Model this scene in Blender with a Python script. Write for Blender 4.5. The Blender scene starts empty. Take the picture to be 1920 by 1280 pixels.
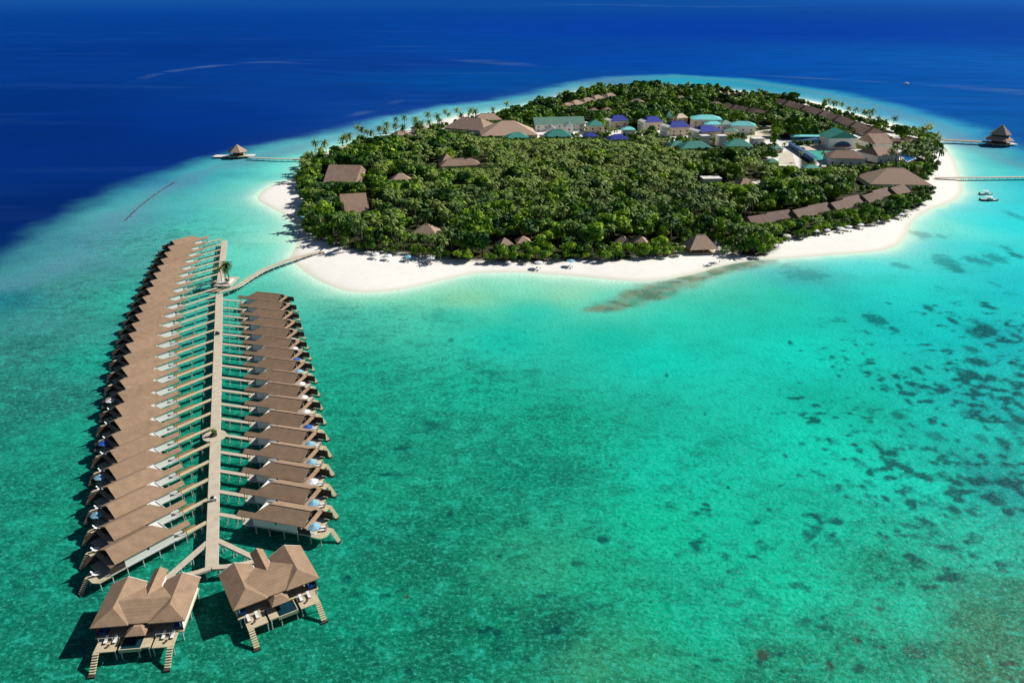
import bpy, math, random
import numpy as np
from mathutils import Vector
random.seed(7); rng = np.random.default_rng(11)
sc = bpy.context.scene
COL = sc.collection
R = math.radians

# ---------------------------------------------------------------- survey: the drone's height, tilt and lens
F, HOR, CH = 1450.0, -20.0, 131.5
PITCH = math.atan((640 - HOR) / F)
CP, SP = math.cos(PITCH), math.sin(PITCH)
def G(px, py, z=0.0):
    """ground-plan point (x, y) of a spot in the survey photo that stands at height z"""
    u = (px - 960) / F; v = (py - 640) / F
    s = (CH - z) / (SP + v * CP)
    return np.array([u * s, (CP - v * SP) * s])
def PIX(x, y, z):
    dn = CH - z
    zc = y * CP + dn * SP
    return 960 + F * x / zc, 640 + F * (dn * CP - y * SP) / zc, zc
LIFT = 1.1; LIFTK = (CH - LIFT) / CH     # height of the whole stilt village above the first survey
J0 = np.array([-74.981, 153.140]); DV = np.array([-0.31723, 0.94835]); NV = np.array([DV[1], -DV[0]])
def J(n, d):
    return (J0 + NV * n + DV * d) * LIFTK

def lin(c):
    c = np.asarray(c, float) / 255.0
    return np.where(c <= 0.04045, c / 12.92, ((c + 0.055) / 1.055) ** 2.4)

# ---------------------------------------------------------------- materials
def mat(name, col, rough=0.7, var=0.15, scale=0.6, spec=0.3, col2=None, bump=0.0, wave=None, objvar=0.0, metal=0.0):
    m = bpy.data.materials.new(name); m.use_nodes = True
    nt = m.node_tree; b = nt.nodes['Principled BSDF']
    b.inputs['Roughness'].default_value = rough
    b.inputs['Specular IOR Level'].default_value = spec
    b.inputs['Metallic'].default_value = metal
    tc = nt.nodes.new('ShaderNodeTexCoord')
    no = nt.nodes.new('ShaderNodeTexNoise'); no.inputs['Scale'].default_value = scale; no.inputs['Detail'].default_value = 6
    no.inputs['Roughness'].default_value = 0.65
    if objvar:
        o_ = nt.nodes.new('ShaderNodeObjectInfo'); va = nt.nodes.new('ShaderNodeVectorMath'); va.operation = 'MULTIPLY_ADD'; va.inputs[1].default_value = (63, 41, 17)
        nt.links.new(o_.outputs['Random'], va.inputs[0]); nt.links.new(tc.outputs['Object'], va.inputs[2]); nt.links.new(va.outputs[0], no.inputs['Vector'])
    else: nt.links.new(tc.outputs['Object'], no.inputs['Vector'])
    c1 = [max(0, c * (1 - var)) for c in col]; c2 = list(col2) if col2 else [min(1, c * (1 + var)) for c in col]
    rp = nt.nodes.new('ShaderNodeValToRGB')
    rp.color_ramp.elements[0].position = 0.3; rp.color_ramp.elements[1].position = 0.7
    rp.color_ramp.elements[0].color = (*c1, 1); rp.color_ramp.elements[1].color = (*c2, 1)
    nt.links.new(no.outputs['Fac'], rp.inputs['Fac'])
    out = rp.outputs['Color']
    if wave:   # fine courses of shingles / boards
        w = nt.nodes.new('ShaderNodeTexWave'); w.inputs['Scale'].default_value = wave[0]; w.bands_direction = wave[1]
        w.inputs['Distortion'].default_value = 1.2; w.inputs['Detail'].default_value = 2
        nt.links.new(tc.outputs['Object'], w.inputs['Vector'])
        mx = nt.nodes.new('ShaderNodeMix'); mx.data_type = 'RGBA'; mx.blend_type = 'MULTIPLY'
        mx.inputs['Factor'].default_value = wave[2]
        nt.links.new(out, mx.inputs['A']); nt.links.new(w.outputs['Color'], mx.inputs['B'])
        out = mx.outputs['Result']
    if objvar:
        oi = nt.nodes.new('ShaderNodeObjectInfo')
        hs = nt.nodes.new('ShaderNodeHueSaturation')
        mr = nt.nodes.new('ShaderNodeMapRange'); mr.inputs['To Min'].default_value = 1 - objvar; mr.inputs['To Max'].default_value = 1 + objvar
        nt.links.new(oi.outputs['Random'], mr.inputs['Value']); nt.links.new(mr.outputs['Result'], hs.inputs['Value'])
        nt.links.new(out, hs.inputs['Color']); out = hs.outputs['Color']
    nt.links.new(out, b.inputs['Base Color'])
    if bump:
        bp = nt.nodes.new('ShaderNodeBump'); bp.inputs['Strength'].default_value = bump; bp.inputs['Distance'].default_value = 0.1
        nt.links.new(no.outputs['Fac'], bp.inputs['Height']); nt.links.new(bp.outputs['Normal'], b.inputs['Normal'])
    return m

M = {}
M['roof'] = mat('brown_shingle', (0.325, 0.222, 0.146), 0.85, 0.17, 0.5, 0.15, wave=(1.3, 'Z', 0.12), objvar=0.08)
M['roof_old'] = mat('weathered_brown_roof', (0.31, 0.215, 0.165), 0.85, 0.2, 0.35, 0.15, objvar=0.12)
M['roof_shaded'] = mat('shaded_brown_roof', (0.19, 0.135, 0.112), 0.85, 0.2, 0.35, 0.15, objvar=0.12)  # brown darkened: shade of slopes turned from the sun is in the colour
M['thatch'] = mat('grey_brown_thatch', (0.44, 0.315, 0.24), 0.95, 0.25, 1.6, 0.1, objvar=0.1)
M['ridge'] = mat('pale_ridge_cap', (0.40, 0.29, 0.21), 0.85, 0.15, 1.5, 0.15)
M['white'] = mat('white_painted_boards', (0.86, 0.85, 0.80), 0.6, 0.05, 0.5, 0.3, wave=(2.0, 'Z', 0.06))
M['trim'] = mat('white_trim', (0.80, 0.79, 0.75), 0.5, 0.05, 0.8, 0.3)
M['post'] = mat('pale_concrete_post', (0.50, 0.52, 0.48), 0.7, 0.15, 1.2, 0.3)
M['deck'] = mat('weathered_deck_boards', (0.58, 0.49, 0.33), 0.8, 0.14, 0.9, 0.2, wave=(2.2, 'X', 0.15))
M['jetty'] = mat('grey_jetty_boards', (0.62, 0.535, 0.42), 0.8, 0.13, 0.4, 0.2, wave=(0.9, 'Y', 0.24))
M['wood'] = mat('dark_timber_slats', (0.075, 0.052, 0.040), 0.7, 0.25, 1.5, 0.3, wave=(3.0, 'Z', 0.35))
M['timber'] = mat('golden_timber', (0.34, 0.22, 0.10), 0.7, 0.25, 1.5, 0.3)
M['glass'] = mat('dark_window_glass', (0.02, 0.03, 0.04), 0.1, 0.2, 0.4, 0.6)
M['blue'] = mat('blue_canvas', (0.03, 0.12, 0.45), 0.8, 0.15, 1.5, 0.2)
M['sky_blue'] = mat('pale_blue_canvas', (0.22, 0.46, 0.60), 0.8, 0.15, 1.5, 0.2)
M['canvas'] = mat('white_canvas', (0.78, 0.79, 0.80), 0.8, 0.06, 1.5, 0.2)
M['dark'] = mat('dark_void', (0.025, 0.022, 0.02), 0.8, 0.2, 1.0, 0.2)
M['rock'] = mat('dark_reef_rock', (0.12, 0.15, 0.18), 0.9, 0.35, 0.6, 0.2)
M['teal'] = mat('green_metal_roof', (0.05, 0.29, 0.235), 0.5, 0.14, 0.25, 0.35, wave=(1.2, 'X', 0.15), objvar=0.15)
M['teal_pale'] = mat('pale_green_metal_roof', (0.17, 0.34, 0.27), 0.55, 0.12, 0.25, 0.35, wave=(1.2, 'X', 0.15), objvar=0.1)
M['cyan'] = mat('turquoise_metal_roof', (0.20, 0.68, 0.66), 0.5, 0.10, 0.25, 0.35, objvar=0.12)
M['solar'] = mat('blue_solar_panels', (0.04, 0.06, 0.38), 0.35, 0.15, 0.2, 0.4, wave=(0.8, 'X', 0.3), objvar=0.15)
M['cream'] = mat('cream_render', (0.76, 0.63, 0.47), 0.8, 0.10, 0.2, 0.2, objvar=0.06)
M['offwhite'] = mat('offwhite_render', (0.82, 0.80, 0.75), 0.8, 0.07, 0.2, 0.2)
M['bluewall'] = mat('blue_fence_panels', (0.03, 0.11, 0.24), 0.7, 0.2, 0.3, 0.3)
M['court'] = mat('green_sports_court', (0.03, 0.36, 0.30), 0.8, 0.10, 0.1, 0.2)
M['pool'] = mat('bright_pool_water', (0.02, 0.20, 0.62), 0.1, 0.2, 0.4, 0.5)
M['pool_dark'] = mat('dark_plunge_pool_water', (0.006, 0.04, 0.06), 0.08, 0.2, 0.4, 0.5)  # dark teal water colour of the large villas' pools
M['lawn'] = mat('dry_lawn', (0.24, 0.27, 0.08), 0.9, 0.3, 0.2, 0.1)
M['paving'] = mat('pale_sand_paving', (0.62, 0.56, 0.45), 0.9, 0.12, 0.15, 0.1)
M['hull'] = mat('dark_blue_hull', (0.03, 0.07, 0.13), 0.3, 0.15, 0.7, 0.5)
M['trunk'] = mat('grey_palm_trunk', (0.20, 0.16, 0.12), 0.9, 0.25, 1.5, 0.1)
M['bark'] = mat('brown_bark', (0.10, 0.075, 0.05), 0.9, 0.25, 1.5, 0.1)
M['planter'] = mat('dark_planter', (0.05, 0.05, 0.05), 0.7, 0.2, 1.5, 0.3)

def leaf_mat(name, dark, mid, light, objvar=0.25):
    m = bpy.data.materials.new(name); m.use_nodes = True
    nt = m.node_tree; b = nt.nodes['Principled BSDF']
    b.inputs['Roughness'].default_value = 0.55; b.inputs['Specular IOR Level'].default_value = 0.18
    at = nt.nodes.new('ShaderNodeAttribute'); at.attribute_name = 'tone'
    oi = nt.nodes.new('ShaderNodeObjectInfo')
    ad = nt.nodes.new('ShaderNodeMath'); ad.operation = 'MULTIPLY_ADD'
    ad.inputs[1].default_value = 0.7; nt.links.new(oi.outputs['Random'], ad.inputs[0]); nt.links.new(at.outputs['Fac'], ad.inputs[2])
    sub = nt.nodes.new('ShaderNodeMath'); sub.operation = 'SUBTRACT'; sub.inputs[1].default_value = 0.24
    nt.links.new(ad.outputs[0], sub.inputs[0])
    rp = nt.nodes.new('ShaderNodeValToRGB'); e = rp.color_ramp.elements
    e[0].position = 0.0; e[0].color = (*dark, 1); e[1].position = 1.0; e[1].color = (*light, 1)
    ge = nt.nodes.new('ShaderNodeNewGeometry'); pn = nt.nodes.new('ShaderNodeTexNoise'); pn.inputs['Scale'].default_value = 0.035; pn.inputs['Detail'].default_value = 3
    nt.links.new(ge.outputs['Position'], pn.inputs['Vector'])
    pr = nt.nodes.new('ShaderNodeMapRange'); pr.inputs['From Min'].default_value = .35; pr.inputs['From Max'].default_value = .65; pr.inputs['To Min'].default_value = -.22; pr.inputs['To Max'].default_value = .22
    nt.links.new(pn.outputs['Fac'], pr.inputs['Value']); a2 = nt.nodes.new('ShaderNodeMath'); a2.operation = 'ADD'
    nt.links.new(sub.outputs[0], a2.inputs[0]); nt.links.new(pr.outputs['Result'], a2.inputs[1])
    m_ = rp.color_ramp.elements.new(0.5); m_.color = (*mid, 1)
    nt.links.new(a2.outputs[0], rp.inputs['Fac']); nt.links.new(rp.outputs['Color'], b.inputs['Base Color'])
    tr = nt.nodes.new('ShaderNodeBsdfTranslucent'); nt.links.new(rp.outputs['Color'], tr.inputs['Color'])
    mx = nt.nodes.new('ShaderNodeMixShader'); mx.inputs['Fac'].default_value = 0.18
    nt.links.new(b.outputs[0], mx.inputs[1]); nt.links.new(tr.outputs[0], mx.inputs[2])
    nt.links.new(mx.outputs[0], nt.nodes['Material Output'].inputs['Surface'])
    return m
M['frond'] = leaf_mat('palm_fronds', (0.010, 0.046, 0.014), (0.080, 0.165, 0.034), (0.255, 0.345, 0.075))
M['leaf'] = leaf_mat('broad_leaves', (0.006, 0.040, 0.013), (0.075, 0.195, 0.018), (0.33, 0.50, 0.033))

# ---------------------------------------------------------------- mesh helpers
class MB:
    """collects simple shapes into one mesh; tf maps design coordinates to local ones"""
    def __init__(self, tf=None): self.v = []; self.f = []; self.tf = tf
    def add(self, vs, fs):
        o = len(self.v)
        self.v += [self.tf(*p) if self.tf else tuple(p) for p in vs]
        self.f += [[i + o for i in f] for f in fs]; return self
    def box(self, x0, x1, y0, y1, z0, z1):
        vs = [(x0,y0,z0),(x1,y0,z0),(x1,y1,z0),(x0,y1,z0),(x0,y0,z1),(x1,y0,z1),(x1,y1,z1),(x0,y1,z1)]
        return self.add(vs, [[3,2,1,0],[4,5,6,7],[0,1,5,4],[1,2,6,5],[2,3,7,6],[3,0,4,7]])
    def prism(self, poly, thick):
        """poly: list of 3-D points; extruded straight down by thick"""
        n = len(poly); lo = [(p[0], p[1], p[2] - thick) for p in poly]
        fs = [list(range(n)), list(range(2 * n - 1, n - 1, -1))] + [[i, i + n, (i + 1) % n + n, (i + 1) % n] for i in range(n)]
        return self.add(list(poly) + lo, fs)
    def solid(self, vs, fs): return self.add(vs, fs)
    def cyl(self, x, y, z0, z1, r0, r1=None, n=8):
        r1 = r0 if r1 is None else r1
        a = [2 * math.pi * i / n for i in range(n)]
        vs = [(x + r0 * math.cos(t), y + r0 * math.sin(t), z0) for t in a] + [(x + r1 * math.cos(t), y + r1 * math.sin(t), z1) for t in a]
        return self.add(vs, [list(range(n - 1, -1, -1)), list(range(n, 2 * n))] + [[i, (i + 1) % n, (i + 1) % n + n, i + n] for i in range(n)])
    def strip(self, pts, w, z0, z1):
        """a slab of width w that follows a 2-D path"""
        P = [np.array(p, float) for p in pts]; L = []; Rr = []
        for i, p in enumerate(P):
            t = P[min(i + 1, len(P) - 1)] - P[max(i - 1, 0)]; t /= np.linalg.norm(t)
            nn = np.array([-t[1], t[0]]); L.append(p + nn * w / 2); Rr.append(p - nn * w / 2)
        n = len(P); zz = (lambda i, z: z[i] if hasattr(z, '__len__') else z)
        vs = [(L[i][0], L[i][1], zz(i, z1)) for i in range(n)] + [(Rr[i][0], Rr[i][1], zz(i, z1)) for i in range(n)] + \
             [(L[i][0], L[i][1], zz(i, z0)) for i in range(n)] + [(Rr[i][0], Rr[i][1], zz(i, z0)) for i in range(n)]
        fs = [[0, n, 3*n, 2*n], [n-1, 3*n-1, 4*n-1, 2*n-1]]
        for i in range(n - 1):
            fs += [[i, i+1, n+i+1, n+i], [2*n+i, 3*n+i, 3*n+i+1, 2*n+i+1], [i, 2*n+i, 2*n+i+1, i+1], [n+i, n+i+1, 3*n+i+1, 3*n+i]]
        return self.add(vs, fs)
    def build(self, name, m, parent=None, loc=None, smooth=False):
        me = bpy.data.meshes.new(name); me.from_pydata(self.v, [], self.f)
        import bmesh
        bm = bmesh.new(); bm.from_mesh(me); bmesh.ops.recalc_face_normals(bm, faces=bm.faces); bm.to_mesh(me); bm.free()
        if smooth: me.polygons.foreach_set('use_smooth', [True] * len(me.polygons))
        me.materials.append(M[m] if isinstance(m, str) else m)
        o = bpy.data.objects.new(name, me); COL.objects.link(o)
        if parent: o.parent = parent
        if loc is not None: o.location = loc
        return o
def empty(name, x, y, z=0.0, rz=0.0):
    o = bpy.data.objects.new(name, None); COL.objects.link(o); o.empty_display_size = 0.5
    o.location = (x, y, z); o.rotation_euler = (0, 0, rz); return o
def tag(o, label, cat, group=None):
    o['label'] = label; o['category'] = cat
    if group: o['group'] = group
    return o
def copy_tree(root, loc=None, rz=None):
    c = root.copy(); COL.objects.link(c)
    if loc is not None: c.location = loc
    if rz is not None: c.rotation_euler = (0, 0, rz)
    for ch in list(root.children):
        k = ch.copy(); COL.objects.link(k); k.parent = c
        for g in list(ch.children):
            q = g.copy(); COL.objects.link(q); q.parent = k
    return c
def np_mesh(name, V, Fq, m, tone=None, smooth=False):
    """mesh from numpy arrays, quads"""
    me = bpy.data.meshes.new(name); nv, nf = len(V), len(Fq)
    me.vertices.add(nv); me.vertices.foreach_set('co', np.asarray(V, np.float32).ravel())
    me.loops.add(nf * 4); me.loops.foreach_set('vertex_index', np.asarray(Fq, np.int32).ravel())
    me.polygons.add(nf); me.polygons.foreach_set('loop_start', np.arange(0, nf * 4, 4, dtype=np.int32))
    me.update(calc_edges=True); me.validate()
    if tone is not None:
        a = me.attributes.new('tone', 'FLOAT', 'POINT'); a.data.foreach_set('value', np.asarray(tone, np.float32))
    if smooth: me.polygons.foreach_set('use_smooth', np.ones(len(me.polygons), dtype=bool))
    if m is not None: me.materials.append(M[m] if isinstance(m, str) else m)
    return me
ORD = ['nearest', 'second', 'third', 'fourth', 'fifth', 'sixth', 'seventh', 'eighth', 'ninth', 'tenth', 'eleventh', 'twelfth', 'thirteenth',
       'fourteenth', 'fifteenth', 'sixteenth', 'seventeenth', 'eighteenth', 'nineteenth', 'twentieth', 'twenty-first', 'twenty-second',
       'twenty-third', 'twenty-fourth', 'twenty-fifth', 'twenty-sixth', 'twenty-seventh']
def sdist(P, poly):
    """signed distance to a closed polygon, positive inside"""
    P = np.asarray(P, float); out = np.empty(len(P)); A = np.asarray(poly, float); B = np.roll(A, -1, 0)
    for s in range(0, len(P), 40000):
        p = P[s:s + 40000]; d2 = np.full(len(p), 1e18); ins = np.zeros(len(p), bool)
        for a, b in zip(A, B):
            ab = b - a; t = np.clip(((p - a) @ ab) / (ab @ ab + 1e-9), 0, 1)
            q = p - a - t[:, None] * ab; d2 = np.minimum(d2, (q * q).sum(1))
            if a[1] != b[1]:
                c = ((a[1] > p[:, 1]) != (b[1] > p[:, 1])) & (p[:, 0] < (b[0] - a[0]) * (p[:, 1] - a[1]) / (b[1] - a[1]) + a[0])
                ins ^= c
        out[s:s + 40000] = np.where(ins, 1, -1) * np.sqrt(d2)
    return out
def smooth_poly(P, k=4):
    P = np.asarray(P, float); n = len(P); out = []
    for i in range(n):
        p0, p1, p2, p3 = P[i - 1], P[i], P[(i + 1) % n], P[(i + 2) % n]
        for t in np.arange(k) / k:
            out.append(0.5 * ((2 * p1) + (-p0 + p2) * t + (2 * p0 - 5 * p1 + 4 * p2 - p3) * t * t + (-p0 + 3 * p1 - 3 * p2 + p3) * t ** 3))
    return np.array(out)
def vnoise(x, y, seed=0):
    """smooth value noise, vectorised"""
    xi = np.floor(x).astype(np.int64); yi = np.floor(y).astype(np.int64); fx = x - xi; fy = y - yi
    fx = fx * fx * (3 - 2 * fx); fy = fy * fy * (3 - 2 * fy)
    def h(a, b):
        n = (a * 374761393 + b * 668265263 + seed * 974711) & 0x7fffffff
        n = ((n ^ (n >> 13)) * 1274126177) & 0x7fffffff
        return ((n ^ (n >> 16)) & 0xffff) / 65535.0
    return (h(xi, yi) * (1 - fx) + h(xi + 1, yi) * fx) * (1 - fy) + (h(xi, yi + 1) * (1 - fx) + h(xi + 1, yi + 1) * fx) * fy
def fbm(x, y, seed=0, oct=4):
    s = 0; a = 0.5; t = 0
    for i in range(oct):
        s = s + a * vnoise(x * 2 ** i, y * 2 ** i, seed + i); t += a; a *= 0.5
    return s / t
def sstep(a, b, x):
    t = np.clip((x - a) / (b - a), 0, 1); return t * t * (3 - 2 * t)

# ---------------------------------------------------------------- shorelines (survey points)
SHORE = [(483,372),(500,353),(530,341),(558,334),(572,318),(580,308),(592,297),(626,279),(677,264),(712,257),(757,246),(820,228),(876,214),
    (914,213),(960,203),(1004,193),(1038,185),(1113,166),(1186,165),(1265,163),(1350,167),(1421,176),(1481,183),(1543,195),(1582,208),(1617,217),
    (1662,228),(1700,243),(1733,257),(1766,272),(1786,297),(1795,318),(1804,348),(1800,367),(1780,380),(1742,394),(1712,415),(1699,440),(1684,458),
    (1644,471),(1558,478),(1472,485),(1415,488),(1357,498),(1300,514),(1238,525),(1186,527),(1134,523),(1056,516),(978,511),(900,512),(876,515),
    (810,530),(757,542),(697,548),(644,544),(594,524),(561,501),(546,484),(556,459),(560,438),(551,417),(531,401),(503,387)]
VEG = [(573,306),(568,330),(562,347),(572,372),(575,400),(568,425),(582,443),(612,457),(640,469),(700,476),(770,482),(840,490),(900,493),(978,494),
    (1030,494),(1082,491),(1134,492),(1225,487),(1275,481),(1283,462),(1300,452),(1340,455),(1352,470),(1372,480),(1415,481),(1446,477),(1457,458),(1500,450),
    (1558,437),(1615,429),(1672,414),(1707,399),(1730,383),(1744,365),(1738,347),(1724,340),(1741,333),(1751,319),(1741,303),(1722,296),(1758,284),
    (1742,267),(1716,259),(1690,254),(1662,245),(1617,233),(1582,219),(1540,207),(1481,192),(1421,185),(1350,177),(1265,172),(1186,173),(1113,174),(1042,192),
    (1004,203),(930,222),(876,232),(820,248),(757,266),(712,278),(680,288),(640,300),(602,314)]
REEF = [(0,512),(53,483),(119,432),(186,392),(239,360),(305,335),(372,311),(425,296),(481,282),(520,272),(572,262),(637,248),(740,222),(850,200),
    (930,190),(991,180),(1082,155),(1147,145),(1265,141),(1400,149),(1558,172),(1647,192),(1736,215),(1825,243),(1860,262),(1935,300),(2100,345)]
shore = smooth_poly([G(*p) for p in SHORE], 4)
veg = smooth_poly([G(*p) for p in VEG], 3)
reef = np.array([[-700, 60], [-520, 300]] + [list(G(*p)) for p in REEF] + [[900, 420], [1000, 0], [400, -400], [-500, -300]])

# ---------------------------------------------------------------- sea: one sheet whose colour is that of the bed below
LAG = [(440,700,0,140,118),(370,800,6,128,102),(440,900,0,116,92),(350,930,4,110,88),(150,450,60,132,150),(400,1110,0,112,90),(160,600,66,140,138),(90,760,40,116,112),(330,420,70,160,170),(53,653,50,122,122),(30,560,20,110,135),(100,600,62,132,138),(60,720,42,116,112),(160,680,25,165,148),(106,812,18,152,128),(53,918,15,126,104),
    (150,960,15,140,112),(106,1104,10,126,102),(53,1264,10,110,86),(20,1150,8,112,90),(20,800,28,122,112),(265,415,82,142,160),(180,500,72,140,150),
    (110,540,68,138,138),(320,450,78,160,160),(350,400,62,165,175),(345,427,72,205,188),(240,560,48,175,160),(200,590,40,165,152),(330,340,52,128,165),
    (280,440,80,142,158),(707,583,22,180,158),(673,700,16,162,138),(620,600,25,175,160),(640,760,10,150,122),(940,633,0,190,170),(1140,633,0,182,160),
    (873,733,5,166,138),(1040,800,5,155,126),(1007,883,0,136,108),(1240,667,0,200,178),(1257,883,0,194,164),(740,867,18,152,120),(657,867,8,120,95),
    (973,533,112,216,186),(873,560,126,206,162),(1073,550,128,206,168),(773,560,92,206,168),(700,556,80,205,170),(1140,560,70,205,180),(1000,585,5,192,170),(850,592,15,190,165),
    (740,893,16,150,116),(840,977,5,126,96),(773,1060,8,104,76),(707,1143,0,146,112),(840,1193,5,96,70),(1007,1060,40,160,120),(1140,1093,16,166,126),
    (1240,993,0,186,146),(1040,1177,4,92,66),(1107,1243,50,146,106),(1207,1227,36,150,106),(940,1193,0,126,92),(1267,1160,0,166,126),(640,1000,8,130,104),
    (650,1250,8,110,84),(500,1250,12,120,92),(390,1260,12,112,84),
    (1380,993,0,190,156),(1480,1093,0,196,156),(1313,1160,0,186,150),(1647,1060,0,150,116),(1713,1143,20,182,148),(1847,1177,62,122,88),(1847,1243,62,112,78),
    (1647,1243,22,154,116),(1447,1260,16,140,102),(1847,1043,22,188,162),(1880,910,0,150,146),(1713,910,0,204,180),(1897,1110,42,124,94),(1550,980,0,190,160),
    (1380,610,0,197,175),(1513,660,0,205,185),(1597,760,0,182,158),(1547,843,0,205,176),(1747,627,0,192,188),(1897,643,0,176,182),(1847,760,0,172,170),(1797,800,0,190,176),
    (1508,516,0,176,176),(1427,562,0,190,166),(1617,495,0,212,212),(1752,422,92,222,212),(1861,416,8,215,220),(1915,535,0,190,196),(1671,535,0,202,192),(1800,470,0,205,208),
    (1300,560,0,190,165),(1270,600,0,198,172),
    (1840,300,20,190,196),(1860,355,0,206,214),(1905,300,32,132,172),(1820,320,70,210,208),(1790,290,90,220,215),(1900,400,0,205,215),(1915,350,0,185,205),
    (500,500,60,202,182),(450,430,98,216,198),(535,445,150,222,200),(400,400,70,205,190),(470,340,72,200,192),(420,330,52,164,176),(530,315,84,216,206),(560,300,90,218,206),
    (640,270,122,226,216),(600,268,66,160,178),(700,247,76,152,182),(560,280,72,160,178),(480,300,58,150,170),(800,225,100,190,205),(470,560,40,180,160),(480,470,80,210,190),
    (1080,165,62,160,184),(1250,156,24,162,188),(1150,152,74,128,176),(1400,166,34,145,180),(1550,188,52,152,186),(1650,215,44,144,192),(1750,242,38,155,194),(1800,262,22,120,176),(1720,240,60,170,205)]
DEEP = [(0,0,18,78,168),(960,0,8,74,168),(1900,0,18,88,188),(100,60,0,60,155),(1300,60,0,60,176),(1000,100,0,66,168),(300,100,0,52,146),(100,250,0,42,128),
    (400,220,0,50,146),(100,400,0,36,112),(20,470,0,40,110),(600,180,4,58,152),(700,200,8,62,156),(900,150,0,74,166),(1500,120,0,80,184),(1800,120,4,88,188),
    (1800,200,0,86,182),(1900,230,0,88,176),(700,120,6,58,154),(1200,110,0,70,178),(300,300,0,44,132),(0,200,0,46,132)]
PATCH = [  # dark coral heads: px, py, half width m, half depth m, darkness
    (1482,643,7,4,.8),(1640,600,16,10,.6),(1655,601,9,6,.6),(1675,617,9,5,.6),(1741,578,11,6,.7),(1786,601,7,6,.8),(1848,571,12,7,.8),(1845,617,24,10,.75),(1830,625,18,7,.6),
    (1905,630,10,8,.7),(1860,648,9,5,.7),(1822,655,14,5,.6),(1680,705,11,5,.9),(1720,694,11,6,.8),(1740,688,7,4,.7),(1835,678,20,6,.8),(1828,702,14,9,1),(1805,705,11,7,.8),(1858,706,15,6,.8),
    (1686,724,6,4,.9),(1635,727,4,3,.8),(1573,705,6,3,.7),(1726,724,8,4,.5),(1704,753,6,5,.8),(1685,779,14,6,.6),(1748,790,11,4,.8),(1770,796,6,3,.8),(1694,805,6,6,.5),(1755,820,15,8,.5),
    (1860,745,9,5,.8),(1890,765,8,5,.8),(1912,760,9,9,.8),(1850,788,12,5,.8),(1910,785,9,8,.7),(1655,849,8,4,1),(1632,886,8,4.5,1),(1668,878,9,4,.9),(1670,895,11,3.5,1),(1628,903,8,3,.5),
    (1660,935,6,4,.9),(1641,943,4,3.5,.9),(1628,930,7,4,.5),(1612,942,4,4,.9),(1656,976,4,5,.9),(1700,985,11,5,.6),(1720,988,9,3.5,1),(1683,995,8,4,1),(1650,1000,5,5,.9),(1662,1008,5,4,.8),
    (1323,945,8,4,.9),(1365,914,5,3,.9),(1325,957,10,4,.7),(1308,994,6,3,.5),(1472,853,5,3,.8),(1322,776,4,2,.7),(1462,730,4,2.5,.6),(1330,1028,4,4,.6),(1392,1060,9,5,.4),(1412,1115,14,9,.4),
    (1400,1162,14,7,.55),(1430,1228,7,6,1),(1424,1242,5,4,.8),(1513,982,6,3,.5),(1560,1010,14,9,.5),(1611,977,7,3,.5),(1565,825,3,2,.4),
    (807,800,14,8,.6),(800,808,10,6,.4),(920,700,9,8,.4),(1130,1012,10,5,.8),(1080,1055,12,5,.6),(870,1095,10,4,.6),(985,980,14,5,.5),(1045,1180,8,9,.7),(705,1245,6,4,.6),(1220,1127,6,3,.6),
    (1145,870,3,2,.9),(1120,867,2.5,1.5,.7),(845,637,6,4,.5),(820,590,14,8,.25),(1190,740,4,3,.5),(1250,703,4,3,.6),(648,1085,8,6,.7),
    (1845,900,14,7,.9),(1880,905,14,8,.9),(1795,905,11,5,.9),(1830,905,11,6,.9),(1790,920,9,8,.7),(1870,935,14,9,.8),(1890,960,12,6,.8),(1790,955,12,7,.9),(1820,960,10,6,.8),(1800,937,9,4,1),
    (1790,850,11,5,.7),(1840,855,9,5,.8),(1880,830,14,8,.7),(1880,855,11,4,.9),(1850,865,9,3,.7),(1775,868,10,3,.8),(1815,870,10,3,.7),(1900,875,9,4,.7),(1840,820,12,7,.5),(1900,800,12,8,.5),
    (1730,440,20,7,.35),(1765,443,10,5,.3),(1690,498,18,5,.35),(1775,490,26,9,.45),(1795,505,18,7,.5),(1835,490,22,7,.5),(1870,485,20,7,.45),(1905,478,14,6,.6),(1890,467,9,4,.4),(1905,405,12,9,.35),(1870,535,9,6,.25),(1510,515,40,13,.3),
    (1820,1060,9,3,.5),(1775,1070,9,4,.6),(1690,1095,8,5,.6),(1650,1140,8,5,.6),(1610,1200,7,4,.8),(1570,1215,6,5,.7),(1557,1245,4,5,.8),(1880,1245,6,4,.7)]
BOMMIE = [(1713,1222,7.5,5),(1605,1200,4,3),(1648,1141,4,3),(1556,1248,3,3),(1640,1185,3,2.5),(1895,1245,5,3),(763,1118,2.5,2),(1430,1225,5,4)]
STRIP = [(1098,584),(1122,570),(1160,556),(1200,538),(1245,530),(1290,516),(1340,502),(1385,490),(1440,487),(1450,493),(1400,503),(1350,515),(1310,532),(1250,556),(1200,572),(1150,582)]
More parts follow.
